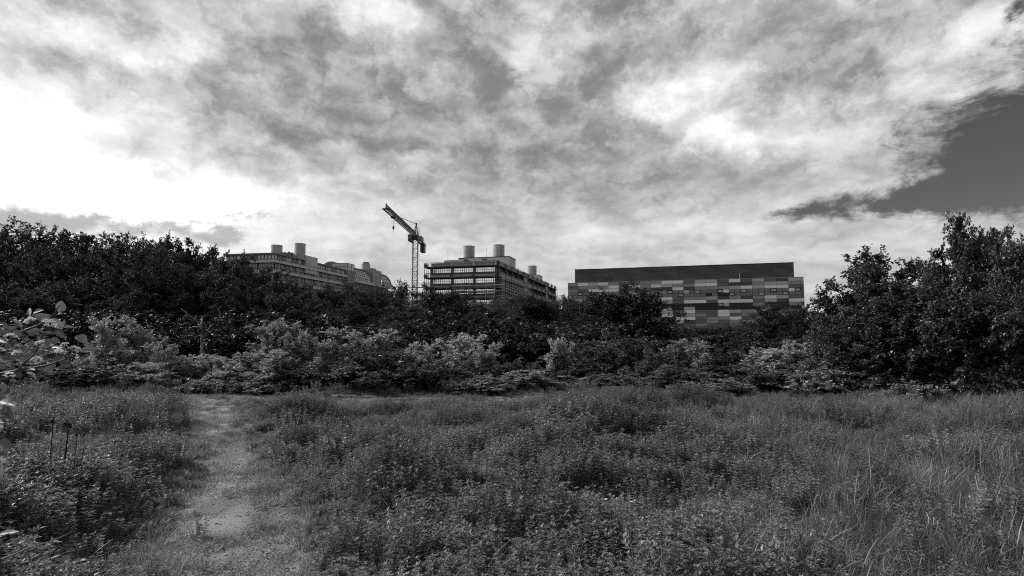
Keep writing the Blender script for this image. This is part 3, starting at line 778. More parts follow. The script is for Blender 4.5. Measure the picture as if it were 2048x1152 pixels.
    P2 = bez(t2); tan = unit((T - M)[:, None] * t2 + (M - S0)[:, None] * (1 - t2)); out = unit(P2 - np.array((0, 0, H * .35)))
    d2 = unit(tan * .75 + r.normal(0, .55, P2.shape) + out * .35 + np.array((0, 0, up)))
    Ls = l2 * Rr * r.uniform(.5, 1.1, (n1, n2, 1)) * np.where(t2 > .9, 1.15, 1)
    Q2 = P2 + d2 * Ls; P2, Q2, d2 = P2.reshape(-1, 3), Q2.reshape(-1, 3), d2.reshape(-1, 3)
    t3 = r.uniform(.15, 1.0, (len(P2), n3, 1)); P3 = P2[:, None] + (Q2 - P2)[:, None] * t3
    d3 = unit(d2[:, None] * .6 + r.normal(0, .6, P3.shape) + np.array((0, 0, up * .8))); L3 = l3 * Rr * r.uniform(.5, 1.15, (len(P2), n3, 1))
    Q3 = P3 + d3 * L3; P3, Q3, d3 = P3.reshape(-1, 3), Q3.reshape(-1, 3), d3.reshape(-1, 3)
    ok = Q3[:, 2] > .01; P3, Q3, d3 = P3[ok], Q3[ok], d3[ok]
    trunk = mb.mesh('trunk', PALE_BARK if dead else (bark or BARK), True)
    V1, F1 = twig_tris(P2, Q2, .010 + .002 * Rr)
    if dead:
        V3, F3 = twig_tris(P3, Q3, .008)
        return trunk, np_mesh('twigs', np.vstack([V1, V3]), np.vstack([F1, F3 + len(V1)]), PALE_BARK), (H, Rr)
    t4 = r.uniform(.1, 1.05, (len(P3), n4, 1)); P4 = (P3[:, None] + (Q3 - P3)[:, None] * t4)
    A = unit(d3[:, None] * .5 + r.normal(0, .6, P4.shape) + np.array((0, 0, droop))); U = np.array((0, 0, flat)) + r.normal(0, .45, P4.shape)
    P4, A, U = P4.reshape(-1, 3), A.reshape(-1, 3), U.reshape(-1, 3)
    sz = r.uniform(.65, 1.2, len(P4)); V4, F4 = leaves(P4, A, U, leaf[0] * sz, leaf[1] * sz)
    V = np.vstack([V4, V1]); F = np.vstack([F4, F1 + len(V4)])
    me = np_mesh('crown', V, F, [LM[mat], BARK])
    mi = np.zeros(len(F), np.int32); mi[len(F4):] = 1; me.polygons.foreach_set('material_index', mi)
    He = float(np.percentile(V4[:, 2], 99.2 if shape != 'cone' else 99.8)); Re = float(np.percentile(np.hypot(V4[:, 0], V4[:, 1]), 97))
    return trunk, me, (He, Re)
PROTO = {
    'A': [gen_tree(11 + i, 10, 3.4, .08, (150, 7, 6, 11), (.125, .075), .12, mat='wood', shape='lobed', l2=.15, l3=.085) for i in range(3)],
    'L': [gen_tree(18, 10, 3.6, .12, (110, 7, 5, 9), (.13, .075), .3, mat='feather', shape='lobed', l2=.17, l3=.09, bark=principled('grey_limb', .13, .85, .2, .3, 3.0, .3), thick=.62)],
    'B': [gen_tree(21 + i, 8, 2.5, .06, (60, 7, 6, 9), (.20, .06), .55, .3, mat='feather', lumpy=.3, l2=.30, l3=.20) for i in range(2)],
    'C': [gen_tree(31, 5.5, 2.9, .03, (160, 7, 6, 10), (.10, .055), .15, .5, mat='ever', shape='lobed', l2=.14, l3=.08)],
    'D': [gen_tree(41 + i, 2.3, 1.45, .0, (38, 7, 6, 9), (.125, .055), .55, .35, mat='pale', shoots=11, stems=7, l2=.30, l3=.15, lumpy=.42) for i in range(3)],
    'E': [gen_tree(51 + i, 2.3, 1.5, .0, (44, 7, 6, 8), (.115, .07), .2, .7, mat='mid', shoots=5, stems=6, l2=.28, l3=.14, lumpy=.45) for i in range(2)],
    'F': [gen_tree(61 + i, 4.6, 2.2, .05, (140, 7, 6, 9), (.105, .064), .10, .9, mat='big', shape='lobed', l2=.17, l3=.10, droop=-.35) for i in range(3)],
    'G': [gen_tree(71 + i, 1.0, 1.1, .0, (40, 7, 5, 7), (.12, .07), .1, 1.1, mat='bramble', shoots=5, stems=8, l2=.40, l3=.18, droop=-.2) for i in range(2)],
    'H': [gen_tree(81, 7, 2.5, .05, (110, 8, 6, 8), (.16, .045), .02, .6, mat='feather', shape='cone', l2=.26, l3=.16)],
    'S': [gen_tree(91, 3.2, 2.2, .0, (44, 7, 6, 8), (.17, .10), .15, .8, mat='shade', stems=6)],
    'K': [gen_tree(95, 6, 2.0, .2, (34, 6, 5, 1), up=.35, dead=True, lumpy=.4)],
}
NAMES = {'A': 'deciduous_tree', 'B': 'feathery_tree', 'L': 'deciduous_tree', 'C': 'evergreen_tree', 'D': 'silvery_bush', 'E': 'leafy_bush', 'F': 'broadleaf_tree', 'G': 'bramble', 'H': 'conifer', 'S': 'understorey_bush', 'K': 'bare_tree'}
CATS = {'A': 'tree', 'B': 'tree', 'L': 'tree', 'C': 'tree', 'D': 'bush', 'E': 'bush', 'F': 'tree', 'G': 'bramble', 'H': 'conifer', 'S': 'bush', 'K': 'bare tree'}
PARTS = {'D': ('stem', 'foliage'), 'E': ('stem', 'foliage'), 'G': ('stem', 'foliage'), 'S': ('stem', 'foliage'), 'K': ('trunk', 'twigs')}
_cnt = {}
def plant(kind, px, py, width, Yd, label, group=None, var=None):
    if kind in 'DE' or (kind == 'G' and Yd > 16.5): Yd *= .96
    i = _cnt.get(kind, 0); _cnt[kind] = i + 1
    trunk, crown, (H, Rr) = PROTO[kind][(i if var is None else var) % len(PROTO[kind])]
    top = at(px, py, Yd); zb = float(height(top[0], Yd)) - .02
    e = empty(NAMES[kind], (top[0], Yd, zb), rng.uniform(0, 6.28), label=label, cat=CATS[kind], group=group)
    s = width * (1.02 if kind in 'DE' else 1) / 2 / FPX * Yd / Rr; e.scale = (s, s, (top[2] - zb) / H)
    a, c = PARTS.get(kind, ('trunk', 'crown'))
    link(a, trunk, e); link(c, crown, e)
    return e
GW = 'trees of the wood'
for a in [  # kind, px, top py, width px, distance, label
    ('A', 70, 458, 200, 52, 'tall dark tree of the wood, its domed crown highest at the skyline end'),
    ('A', 155, 476, 140, 50, 'dark tree with loose twiggy top beside the highest dome of the wood'),
    ('A', -30, 462, 190, 54, 'dark tree whose crown runs out of the picture at its edge'),
    ('A', 245, 474, 150, 51, 'dark tree with spiky skyline tufts between the dome and the limbed tree'),
    ('A', 318, 480, 150, 49, 'dark rounded tree cresting the skyline above the limbed tree'),
    ('A', 380, 488, 130, 50, 'dark tree with ragged leaning tufts on the descending skyline'),
    ('A', 428, 508, 110, 52, 'dark tree touching the near end of the banded institute roof'),
    ('A', 12, 515, 170, 42, 'broad dark tree under the highest dome, second row of the wood'),
    ('A', 108, 512, 170, 41, 'dense dark tree in the second row below the twiggy top'),
    ('A', 195, 500, 150, 43, 'dark tree in the second row below the spiky tufts'),
    ('L', 290, 500, 230, 36, 'large spreading tree with bare ascending limbs showing in its dark crown'),
    ('A', 470, 515, 150, 43, 'dark tree covering the lower storeys of the institute end wall'),
    ('A', 530, 540, 130, 42, 'dark tree sloping down in front of the pale concrete bands'),
    ('A', 590, 566, 120, 43, 'dark tree with feathery top before the lowest concrete band'),
    ('A', 640, 578, 110, 45, 'dark tree filling the dip below the institute stacks'),
    ('A', 40, 572, 190, 33, 'dark shaded tree behind the flowering shrub'),
    ('A', 155, 562, 170, 34, 'dark shaded tree behind the taller silvery bush tips'),
    ('A', 385, 540, 200, 35, 'dark tree overhanging the bare grey snag'),
    ('A', 495, 568, 160, 33, 'dark shaded tree just past the bare grey snag'),
    ('A', 575, 588, 150, 32, 'dark tree rising behind the arching silvery bush'),
    ('A', 270, 590, 190, 32, 'dark low tree between the silvery bush and the limbed tree'),
    ('B', 690, 566, 140, 46, 'feathery dark tree below the glass vault of the institute'),
    ('B', 755, 576, 110, 45, 'feathery tree with upright sprigs beside the crane mast'),
    ('B', 800, 568, 80, 47, 'slim feathery tree standing just before the crane mast'),
    ('B', 868, 580, 120, 44, 'feathery tree before the open end balconies of the laboratory'),
    ('B', 920, 588, 110, 46, 'feathery tree before the laboratory windows, second from the balconies'),
    ('B', 975, 600, 110, 44, 'dark feathery tree under the laboratory scaffolding'),
    ('B', 1025, 592, 110, 48, 'feathery tree before the scaffolded corner of the laboratory'),
    ('H', 1065, 594, 170, 35, 'conifer with layered drooping sprays below the laboratory corner'),
    ('B', 1110, 600, 100, 47, 'feathery tree at the far end of the laboratory facade'),
    ('H', 1131, 592, 30, 62, 'small pointed conifer in the gap between the two office buildings'),
    ('A', 1180, 592, 130, 42, 'dark tree covering the lower corner of the chequered building'),
    ('C', 1254, 582, 215, 33, 'dense dark rounded evergreen before the chequered building'),
    ('B', 820, 612, 150, 33, 'lighter feathery tree standing out before the dark trees near the crane'),
    ('A', 700, 612, 160, 36, 'dark tree behind the largest silvery bush'),
    ('A', 930, 628, 150, 36, 'dark tree in the hollow behind the rounded bush'),
    ('A', 1160, 640, 130, 34, 'dark tree squeezed between layered conifer and round evergreen'),
    ('A', 1405, 652, 130, 40, 'dark tree under the glazed strip of the chequered building'),
    ('B', 1478, 652, 110, 41, 'thin feathery tree before the lower chequered panels'),
    ('B', 1545, 610, 130, 36, 'feathery tree with pale upright twigs before the corner of the chequered building'),
    ('C', 1598, 616, 100, 40, 'small dark pine at the corner of the chequered building'),
    ('K', 1634, 598, 60, 48, 'small bare tree with open twigs against the sky'),
    ('A', 1350, 676, 110, 34, 'low dark tree at the foot of the round evergreen'),
    ('F', 1762, 512, 235, 17.0, 'broadleaf tree with loose rounded top left of the tall one'),
    ('F', 1934, 446, 165, 19.5, 'tallest broadleaf tree with a knobbly upright crown'),
    ('F', 2075, 478, 190, 15.5, 'broadleaf tree cut by the frame edge, beside the tallest one'),
    ('F', 1868, 575, 240, 15.0, 'wide broadleaf tree with large leaves below the tallest crown'),
    ('F', 1692, 600, 150, 17.5, 'lower broadleaf tree sloping down towards the chequered building'),
    ('F', 1985, 590, 230, 14.0, 'near large leaved tree under the frame edge crown'),
    ('F', 1770, 620, 220, 15.5, 'bushy broadleaf tree low in front of the loose topped one')]:
    kind, px, py, w, Yd, lab = a
    py += {'A': 2, 'F': 2, 'B': 2}.get(kind, 0)
    plant(kind, px, py, w, Yd, lab, GW if kind in 'ABL' else 'broadleaf trees at the meadow edge' if kind == 'F' else None)
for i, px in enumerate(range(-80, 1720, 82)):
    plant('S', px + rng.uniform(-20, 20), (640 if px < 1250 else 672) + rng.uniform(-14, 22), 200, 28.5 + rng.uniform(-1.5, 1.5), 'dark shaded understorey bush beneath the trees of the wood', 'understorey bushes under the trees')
GB = 'bushes along the meadow edge'
for a in [
    ('D', 232, 640, 125, 19.5, 'tall silvery bush with upright leafy tips behind the flowering shrub'),
    ('D', 290, 668, 80, 20, 'silvery bush with a leaning spray beside the tall upright one'),
    ('D', 332, 692, 80, 19, 'low silvery bush at the end of the pale row, near the path'),
    ('E', 130, 705, 150, 20, 'mid grey bush behind the flowering shrub'),
    ('D', 50, 690, 150, 19, 'silvery bush half hidden by the flowering shrub'),
    ('E', 195, 722, 170, 17.5, 'low leafy bush under the tall silvery one'),
    ('D', 290, 728, 120, 18, 'low silvery bush with dark hollow beside the path head'),
    ('D', 405, 712, 110, 20, 'low silvery bush at the head of the path'),
    ('E', 385, 738, 90, 19, 'small leafy bush where the path meets the bushes'),
    ('D', 480, 712, 130, 19, 'low pale bush in the dip after the path head'),
    ('D', 560, 648, 135, 20, 'arching silvery bush with a dark hollow beneath its arch'),
    ('D', 606, 668, 90, 19.5, 'silvery bush with a pointing spray beside the arching one'),
    ('D', 545, 705, 150, 18.5, 'pale bush at the foot of the arching silvery one'),
    ('E', 618, 728, 110, 18, 'low rounded leafy bush between arching and largest bushes'),
    ('D', 665, 684, 95, 19, 'silvery bush in front of the largest bush, path side'),
    ('D', 745, 664, 190, 19.5, 'largest domed bush of the row, pale on top'),
    ('E', 735, 705, 190, 18, 'dark leafy bush filling the front of the largest domed bush'),
    ('D', 842, 690, 90, 19, 'silvery bush with tips standing beside the largest dome'),
    ('E', 835, 715, 130, 18, 'dark leafy bush under the silvery tips'),
    ('D', 930, 674, 130, 21, 'rounded pale bush in the middle of the row'),
    ('D', 965, 690, 90, 20, 'pale bush leaning over a dark hollow, middle of the row'),
    ('E', 905, 730, 110, 18.5, 'low bush at the foot of the rounded pale bush'),
    ('E', 1020, 715, 110, 20, 'leafy bush below the layered conifer'),
    ('D', 1055, 742, 120, 18, 'low wide pale bush before the layered conifer'),
    ('D', 1118, 682, 66, 19.5, 'narrow upright silvery bush below the gap between buildings'),
    ('E', 1150, 708, 120, 19, 'leafy bush behind the narrow silvery one'),
    ('E', 1205, 668, 130, 22, 'tall mid grey bush before the round evergreen'),
    ('E', 1268, 680, 120, 22, 'mid grey bush at the dark base of the round evergreen'),
    ('E', 1238, 742, 130, 17.5, 'low leafy mound standing forward on the grass edge'),
    ('D', 1165, 752, 100, 18, 'low pale mound between the forward mound and the narrow bush'),
    ('E', 1310, 702, 110, 20, 'leafy bush between forward mound and the bright leaved bush'),
    ('D', 1378, 684, 140, 20, 'pale leaved bush below the glazed strip of the chequered building'),
    ('E', 1360, 725, 130, 18, 'dark hollowed bush in front of the pale leaved one'),
    ('E', 1440, 702, 120, 20, 'leafy bush past the pale leaved one'),
    ('E', 1490, 722, 120, 19, 'low leafy bush before the thin feathery tree'),
    ('D', 1530, 700, 130, 20, 'pale bush before the feathery tree with upright twigs'),
    ('D', 1600, 684, 120, 20, 'pale bush at the foot of the small dark pine'),
    ('E', 1650, 690, 130, 18, 'leafy bush joining the small pine to the broadleaf trees'),
    ('E', 1560, 736, 140, 17.5, 'low leafy bush on the grass edge before the pale one'),
    ('G', 1640, 738, 170, 16.8, 'bramble patch at the edge nearest the leafy bush'),
    ('G', 1720, 744, 170, 16.0, 'bramble patch under the lower broadleaf tree'),
    ('G', 1800, 728, 170, 15.5, 'bramble patch with tall tips under the bushy broadleaf tree'),
    ('G', 1880, 722, 180, 15.0, 'bramble patch under the wide broadleaf tree'),
    ('G', 1965, 712, 170, 14.2, 'tallest bramble patch before the dark hollow of the trees'),
    ('G', 2045, 735, 170, 13.6, 'bramble patch running out of the frame below the trees'),
    ('G', 1830, 768, 120, 13.6, 'small bramble spreading forward into the meadow grass'),
    ('G', 1420, 758, 150, 17.0, 'low bramble on the grass edge before the leafy bush'),
    ('G', 960, 756, 140, 17.5, 'low bramble at the foot of the rounded pale bush'),
    ('G', 440, 752, 140, 18.0, 'low bramble just past the head of the path'),
    ('G', 520, 756, 120, 17.6, 'low bramble under the pale bush by the path')]:
    plant(*a, GB if a[0] in 'DE' else 'bramble patches')

# the grey snag under the wood
def snag():
    b = at(403, 700, 26.0); e = empty('dead_tree', (b[0], 26.0, float(height(b[0], 26)) - .05), 0, label='bare grey dead tree with forked broken limbs before the dark wood', cat='dead tree')
    p = lambda px, py, dy=0: (lambda q: (q[0] - b[0], dy, q[2]))(at(px, py, 26.0 + dy))
    m = MB(); m.tube([(0, 0, 0), p(402, 712), p(405, 690), p(404, 665), p(402, 645), p(405, 632)], [.10, .09, .075, .065, .05, .025], 7); m.build('trunk', PALE_BARK, e, True)
    for pts, r in (([p(405, 672), p(414, 662), p(421, 648), p(430, 640), p(437, 634)], .06), ([p(402, 645), p(394, 650), p(386, 648), p(381, 655)], .035), ([p(402, 644), p(408, 640), p(413, 648)], .035),
                   ([p(437, 634), p(437, 650), p(434, 655)], .03), ([p(437, 634), p(441, 622), p(436, 612), p(444, 608)], .028), ([p(404, 648), p(390, 634), p(374, 622), p(362, 612)], .022),
                   ([p(440, 638), p(455, 648), p(466, 656)], .022), ([p(423, 648), p(430, 652)], .02)):
        m = MB(); m.tube(pts, [r * (1 - .75 * i / (len(pts) - 1)) for i in range(len(pts))], 6); m.build('branch', PALE_BARK, e, True)
snag()

# ------------------------------------------------------------------ meadow: weeds, grass, turf of the path
SRC = bpy.data.collections.new('plant_sources')
def src_coll(name, meshes):
    c = bpy.data.collections.new(name)
    for i, me in enumerate(meshes):
        o = bpy.data.objects.new(f'{name}_{i:02d}', me); c.objects.link(o)
    return c
WEED = leafy('weed_leaf', .142, .3, .5, .30, .9, .3, inst=.28, isl=.4)
GRASS = leafy('grass_blade', .145, .3, .5, .25, .8, .3, inst=.3, isl=.5)
TURF = leafy('turf_blade', .25, .25, .6, .30, 1.4, .2, inst=.3, isl=.55)
STEM = principled('weed_stem', .06, .7)
def weed_mesh(seed, nst=9, rad=.12, h=(.2, .36), ll=.034, lw=.0125, top=True):
    r = np.random.default_rng(seed); P, A, U, L, W = [], [], [], [], []; T0, T1 = [], []
    for s in range(nst):
        a, q = r.uniform(0, 6.28), rad * math.sqrt(r.random()); b = np.array((math.cos(a) * q, math.sin(a) * q, -.02))
        H = r.uniform(*h); lean = np.array((*r.normal(0, .16, 2), 1.0)); lean /= np.linalg.norm(lean)
        nn = int(H / .036); T0.append(b); T1.append(b + lean * H)
        for k in range(2, nn + 1):
            z = H * k / nn; c = b + lean * z; m = 5 if k < nn else 7; a0 = r.uniform(0, 6.28); sc = (.75 + .45 * k / nn)
            for j in range(m):
                aa = a0 + 6.283 * j / m + r.normal(0, .2); el = r.normal(.35, .25) if k < nn else r.normal(.6, .3)
                d = np.array((math.cos(aa) * math.cos(el), math.sin(aa) * math.cos(el), math.sin(el)))
                P.append(c + np.array((0, 0, r.normal(0, .004)))); A.append(d); U.append((0, 0, 1.0)); L.append(ll * sc * r.uniform(.75, 1.25)); W.append(lw * sc * r.uniform(.8, 1.2))
    V, F = leaves(np.array(P), np.array(A), np.array(U) + np.random.default_rng(seed).normal(0, .2, (len(P), 3)), np.array(L), np.array(W), .25)
    V1, F1 = twig_tris(np.array(T0), np.array(T1), .0022)
    me = np_mesh('weed', np.vstack([V, V1]), np.vstack([F, F1 + len(V)]), [WEED, STEM])
    mi = np.zeros(len(F) + len(F1), np.int32); mi[len(F):] = 1; me.polygons.foreach_set('material_index', mi)
    return me
def blades(r, n, rad, L, w, bend, mat, seg=3, heads=0, lean=.22):
    Vs, Fs = [], []; off = 0
    for i in range(n):
        a, q = r.uniform(0, 6.28), rad * math.sqrt(r.random()); b = np.array((math.cos(a) * q, math.sin(a) * q, -.02))
        l = r.uniform(*L); d = np.array((*r.normal(0, lean, 2), 1.0)); d /= np.linalg.norm(d); aa = r.uniform(0, 6.28); g = np.array((math.cos(aa), math.sin(aa), -.55)) * bend * r.uniform(.3, 1.2)
        sd_ = unit(np.cross(d, np.array((math.cos(aa), math.sin(aa), .2)))); c = [b]
        dd = d
        for k in range(seg): c.append(c[-1] + dd * l / seg); dd = unit(dd + g)
        head = i < heads
        for k, p in enumerate(c):
            ww = w * (1 - k / seg) if not head else (w * .4 if k < seg - 1 else w * .95 if k == seg - 1 else w * .4)
            Vs += [p - sd_ * max(ww, w * .06), p + sd_ * max(ww, w * .06)]
        Fs += [(off + 2 * k, off + 2 * k + 1, off + 2 * k + 3, off + 2 * k + 2) for k in range(seg)]; off += 2 * (seg + 1)
    return np_mesh('blades', np.array(Vs), np.array(Fs), mat)
def scatter(name, label, P, rot, scl, pick, coll, parent=None):
    me = bpy.data.meshes.new(name); me.vertices.add(len(P)); me.vertices.foreach_set('co', np.asarray(P, np.float32).ravel())
    for an, ty, fld, val in (('rot', 'FLOAT_VECTOR', 'vector', rot), ('scl', 'FLOAT_VECTOR', 'vector', scl), ('pick', 'INT', 'value', pick)):
        at_ = me.attributes.new(an, ty, 'POINT'); at_.data.foreach_set(fld, np.asarray(val, np.int32 if ty == 'INT' else np.float32).ravel())
    o = link(name, me); tagged(o, label, kind='stuff')
    ng = bpy.data.node_groups.new(name, 'GeometryNodeTree')
    ng.interface.new_socket('Geometry', in_out='INPUT', socket_type='NodeSocketGeometry'); ng.interface.new_socket('Geometry', in_out='OUTPUT', socket_type='NodeSocketGeometry')
    n, l = ng.nodes, ng.links
    gi, go = n.new('NodeGroupInput'), n.new('NodeGroupOutput'); ip = n.new('GeometryNodeInstanceOnPoints')
    ci = n.new('GeometryNodeCollectionInfo'); ci.inputs['Collection'].default_value = coll; ci.inputs['Separate Children'].default_value = True; ci.inputs['Reset Children'].default_value = True
    def attr(nm, ty):
        a = n.new('GeometryNodeInputNamedAttribute'); a.data_type = ty; a.inputs['Name'].default_value = nm
        return [s for s in a.outputs if s.name == 'Attribute' and s.enabled][0]
    e2r = n.new('FunctionNodeEulerToRotation'); l.new(attr('rot', 'FLOAT_VECTOR'), e2r.inputs[0])
    l.new(gi.outputs[0], ip.inputs['Points']); l.new(ci.outputs[0], ip.inputs['Instance']); ip.inputs['Pick Instance'].default_value = True
    l.new(attr('pick', 'INT'), ip.inputs['Instance Index']); l.new(e2r.outputs[0], ip.inputs['Rotation']); l.new(attr('scl', 'FLOAT_VECTOR'), ip.inputs['Scale'])
    l.new(ip.outputs[0], go.inputs[0])
    md = o.modifiers.new('scatter', 'NODES'); md.node_group = ng
    return o
def grid_points(y0, y1, sp, margin=2.2):
    out = []; y = y0
    while y < y1:
        s = sp(y); xw = .93 * y + margin; xs = np.arange(-xw, xw, s)
        out.append(np.stack([xs + rng.uniform(-.5, .5, len(xs)) * s, y + rng.uniform(-.5, .5, len(xs)) * s], 1)); y += s
    return np.vstack(out)
wc = src_coll('weed_source', [weed_mesh(100 + i, 11 if i % 3 else 9, .13, (.16, .34) if i < 6 else (.26, .42), (.030, .026, .034)[i % 3], (.0125, .0105, .0140)[i % 3]) for i in range(9)])
tc = src_coll('grass_source', [blades(np.random.default_rng(200 + i), 48, .13, (.22, .50), .0028, .24, GRASS, 4, 7, .2) for i in range(6)])
pc_ = src_coll('turf_source', [blades(np.random.default_rng(300 + i), 300, .17, (.04, .10), .0050, .35, TURF, 2, 0, .65) for i in range(5)])
q = grid_points(1.0, 17.2, lambda y: .115 + .0048 * y)
pd = path_dist(q[:, 0], q[:, 1]); hm = hummock(q[:, 0], q[:, 1])
ratio = q[:, 0] / np.maximum(q[:, 1], 1)
gmix = np.clip((ratio - .18) * 1.5, 0, .68) + np.clip((q[:, 1] - 11) * .05, 0, .3) + (vnoise(q[:, 0] * .5 + 60, q[:, 1] * .5) - .5) * .7
rnd = rng.random(len(q))
bare = vnoise(q[:, 0] * 1.9 + 70, q[:, 1] * 1.9 + 11) < .13
keep = (pd > .02) & ~(bare & (rng.random(len(q)) < .8))
isg = keep & (rnd < gmix); isw = keep & ~isg
def place(sel, smin, smax, ncoll, tall=1.0):
    p = q[sel]; z = height(p[:, 0], p[:, 1]); ramp = np.clip(pd[sel] / np.clip(.40 + p[:, 1] * .02, .45, .7), .36, 1)
    s = rng.uniform(smin, smax, len(p)) * (.62 + .55 * hm[sel]) * ramp * tall * np.clip(1.2 - (p[:, 1] - 6) * .085, .42, 1)
    hs = np.clip(s * .6 + .42, .5, 1.3)
    return np.column_stack([p, z]), np.column_stack([rng.normal(0, .1, len(p)), rng.normal(0, .1, len(p)), rng.uniform(0, 6.28, len(p))]), np.column_stack([hs, hs, s]), rng.integers(0, ncoll, len(p))
scatter('weeds', 'low leafy weeds covering the meadow in soft hummocks', *place(isw, .72, 1.15, 9), wc)
scatter('meadow_grass', 'tall thin grass growing among the weeds', *place(isg, .75, 1.15, 6), tc)
# short turf on and beside the path
t = grid_points(2.0, 17, lambda y: .135 + .003 * y, .5); td = path_dist(t[:, 0], t[:, 1])
core = vnoise(t[:, 0] * 1.9 + 5, t[:, 1] * 1.1 + 31)
wx, wy = ground_at(478, 1018); pale = np.hypot((t[:, 0] - wx) / .26, (t[:, 1] - wy) / .20) < 1
sel = (td < .20) & ~((td < -.06) & (rng.random(len(t)) < .40 + .35 * (core > .45))) & ~(pale & (rng.random(len(t)) < .85)); t = t[sel]; td = td[sel]
s = rng.uniform(.6, 1.2, len(t)) * np.clip(.8 + td * .9, .5, 1.6) * (.45 + 1.15 * vnoise(t[:, 0] * 3.7 + 2, t[:, 1] * 3.7 + 8))
scatter('path_turf', 'short trodden turf on the footpath', np.column_stack([t, height(t[:, 0], t[:, 1]) + .012]), np.column_stack([np.zeros((len(t), 2)), rng.uniform(0, 6.28, len(t))]), np.column_stack([np.ones(len(t)), np.ones(len(t)), s]), rng.integers(0, 5, len(t)), pc_)
# small rosettes creeping over the path
k = rng.random(len(t)) < .16; tk = t[k] + rng.normal(0, .05, (int(k.sum()), 2)); sk = rng.uniform(.16, .42, len(tk))
scatter('path_weeds', 'tiny creeping weeds dotted over the trodden path', np.column_stack([tk, height(tk[:, 0], tk[:, 1]) + .02]), np.column_stack([np.zeros((len(tk), 2)), rng.uniform(0, 6.28, len(tk))]), np.column_stack([sk * 1.5, sk * 1.5, sk]), rng.integers(0, 9, len(tk)), wc)
# pebbles and crumbs trodden into the path
def pebble(seed):
    r = np.random.default_rng(seed); V = unit(np.array([(1, 0, 0), (-1, 0, 0), (0, 1, 0), (0, -1, 0), (0, 0, 1), (0, 0, -1), (.6, .6, .5), (-.6, .5, .5), (.5, -.6, .5), (-.6, -.6, .4)], float) + r.normal(0, .12, (10, 3))) * np.array((1, .75, .5))
    F = np.array([(0, 2, 6), (2, 4, 6), (4, 0, 6), (2, 1, 7), (1, 4, 7), (4, 2, 7), (0, 4, 8), (4, 3, 8), (3, 0, 8), (1, 3, 9), (3, 4, 9), (4, 1, 9), (2, 0, 5), (1, 2, 5), (3, 1, 5), (0, 3, 5)])
    return np_mesh('pebble', V, F, principled(f'pebble_stone_{seed % 3}', (.17, .22, .28)[seed % 3], .85, .2))
pb = src_coll('pebble_source', [pebble(i) for i in range(6)])
yy = rng.uniform(2.8, 15, 2600); xx = np.interp(yy, _pc[:, 1], _pc[:, 0]) + rng.normal(0, .5, 2600) * np.interp(yy, _pc[:, 1], _pw)
dd = path_dist(xx, yy) < .05; xx, yy = xx[dd], yy[dd]; ss = rng.uniform(.005, .014, len(xx)) * np.where(rng.random(len(xx)) < .04, 1.8, 1)
scatter('path_pebbles', 'small pebbles and crumbs of earth trodden into the path', np.column_stack([xx, yy, height(xx, yy) + .018]), rng.uniform(0, 6.28, (len(xx), 3)) * np.array((.1, .1, 1)), np.repeat(ss[:, None], 3, 1), rng.integers(0, 6, len(xx)), pb)
# rank growth along the foot of the bushes, where nobody could tell one plant from the next
x = rng.uniform(-23, 23, 2600); y = rng.uniform(16.2, 23.5, 2600); ok = np.abs(x) < .95 * y + 2; x, y = x[ok], y[ok]
s = rng.uniform(.5, 1.0, len(x))
scatter('edge_growth', 'rank weeds and nettles along the foot of the bushes', np.column_stack([x, y, height(x, y)]), np.column_stack([np.zeros((len(x), 2)), rng.uniform(0, 6.28, len(x))]), np.column_stack([s * 1.3, s * 1.3, s]), rng.integers(0, 9, len(x)), wc)

# ------------------------------------------------------------------ flowering shrub at the near edge
SH_LEAF = leafy('shrub_leaf', .10, .3, .45, .25, 9, .35); SH_PALE = leafy('shrub_leaf_pale', .17, .35, .5, .2, 9, .3); PETAL = leafy('petal', .72, .3, .6, .12, 30, .2)
TWIG = principled('shrub_twig', .06, .7)
def leaf_mesh(seed, mat, curl):
    r = np.random.default_rng(seed); nu, nv = 7, 5; V = []
    for i in range(nu):
        u = i / (nu - 1); w = .5 * (math.sin(math.pi * min(1, u ** .8 * .97 + .02)) ** .75) * (1 - .25 * u)
        for j in range(nv):
            v = (j / (nv - 1) - .5) * 2
            V.append((v * w, u, abs(v) ** 1.3 * w * .35 - curl * u * u * .35 + .015 * math.sin(9 * u + abs(v) * 4) + r.normal(0, .006)))
    F = [(i * nv + j, i * nv + j + 1, (i + 1) * nv + j + 1, (i + 1) * nv + j) for i in range(nu - 1) for j in range(nv - 1)]
    me = np_mesh('leaf', np.array(V), np.array(F), mat); me.shade_smooth(); return me
def cyme_mesh(seed):
    r = np.random.default_rng(seed); P, A, U, L, W, T = [], [], [], [], [], []
    for k in range(30):
        a, q = r.uniform(0, 6.28), math.sqrt(r.random()) * .5; c = np.array((math.cos(a) * q, math.sin(a) * q, .30 - q * q * .9 + r.normal(0, .07))); T.append(c)
        for j in range(4):
            aa = a + j * 1.571 + r.normal(0, .15); P.append(c); A.append((math.cos(aa), math.sin(aa), .25)); U.append((0, 0, 1)); L.append(r.uniform(.15, .22)); W.append(r.uniform(.055, .085))
        for j in range(3): P.append(c); A.append(np.array((r.normal(0, .5), r.normal(0, .5), 1))); U.append((1, 0, .1)); L.append(.11); W.append(.014)
    V, F = leaves(np.array(P), np.array(A, float), np.array(U, float), np.array(L), np.array(W)); T = np.array(T); V1, F1 = twig_tris(T * 0 + np.array((0, 0, -.25)), T, .012)
    me = np_mesh('flower_cluster', np.vstack([V, V1]), np.vstack([F, F1 + len(V)]), [PETAL, SH_LEAF]); mi = np.zeros(len(F) + len(F1), np.int32); mi[len(F):] = 1; me.polygons.foreach_set('material_index', mi); return me
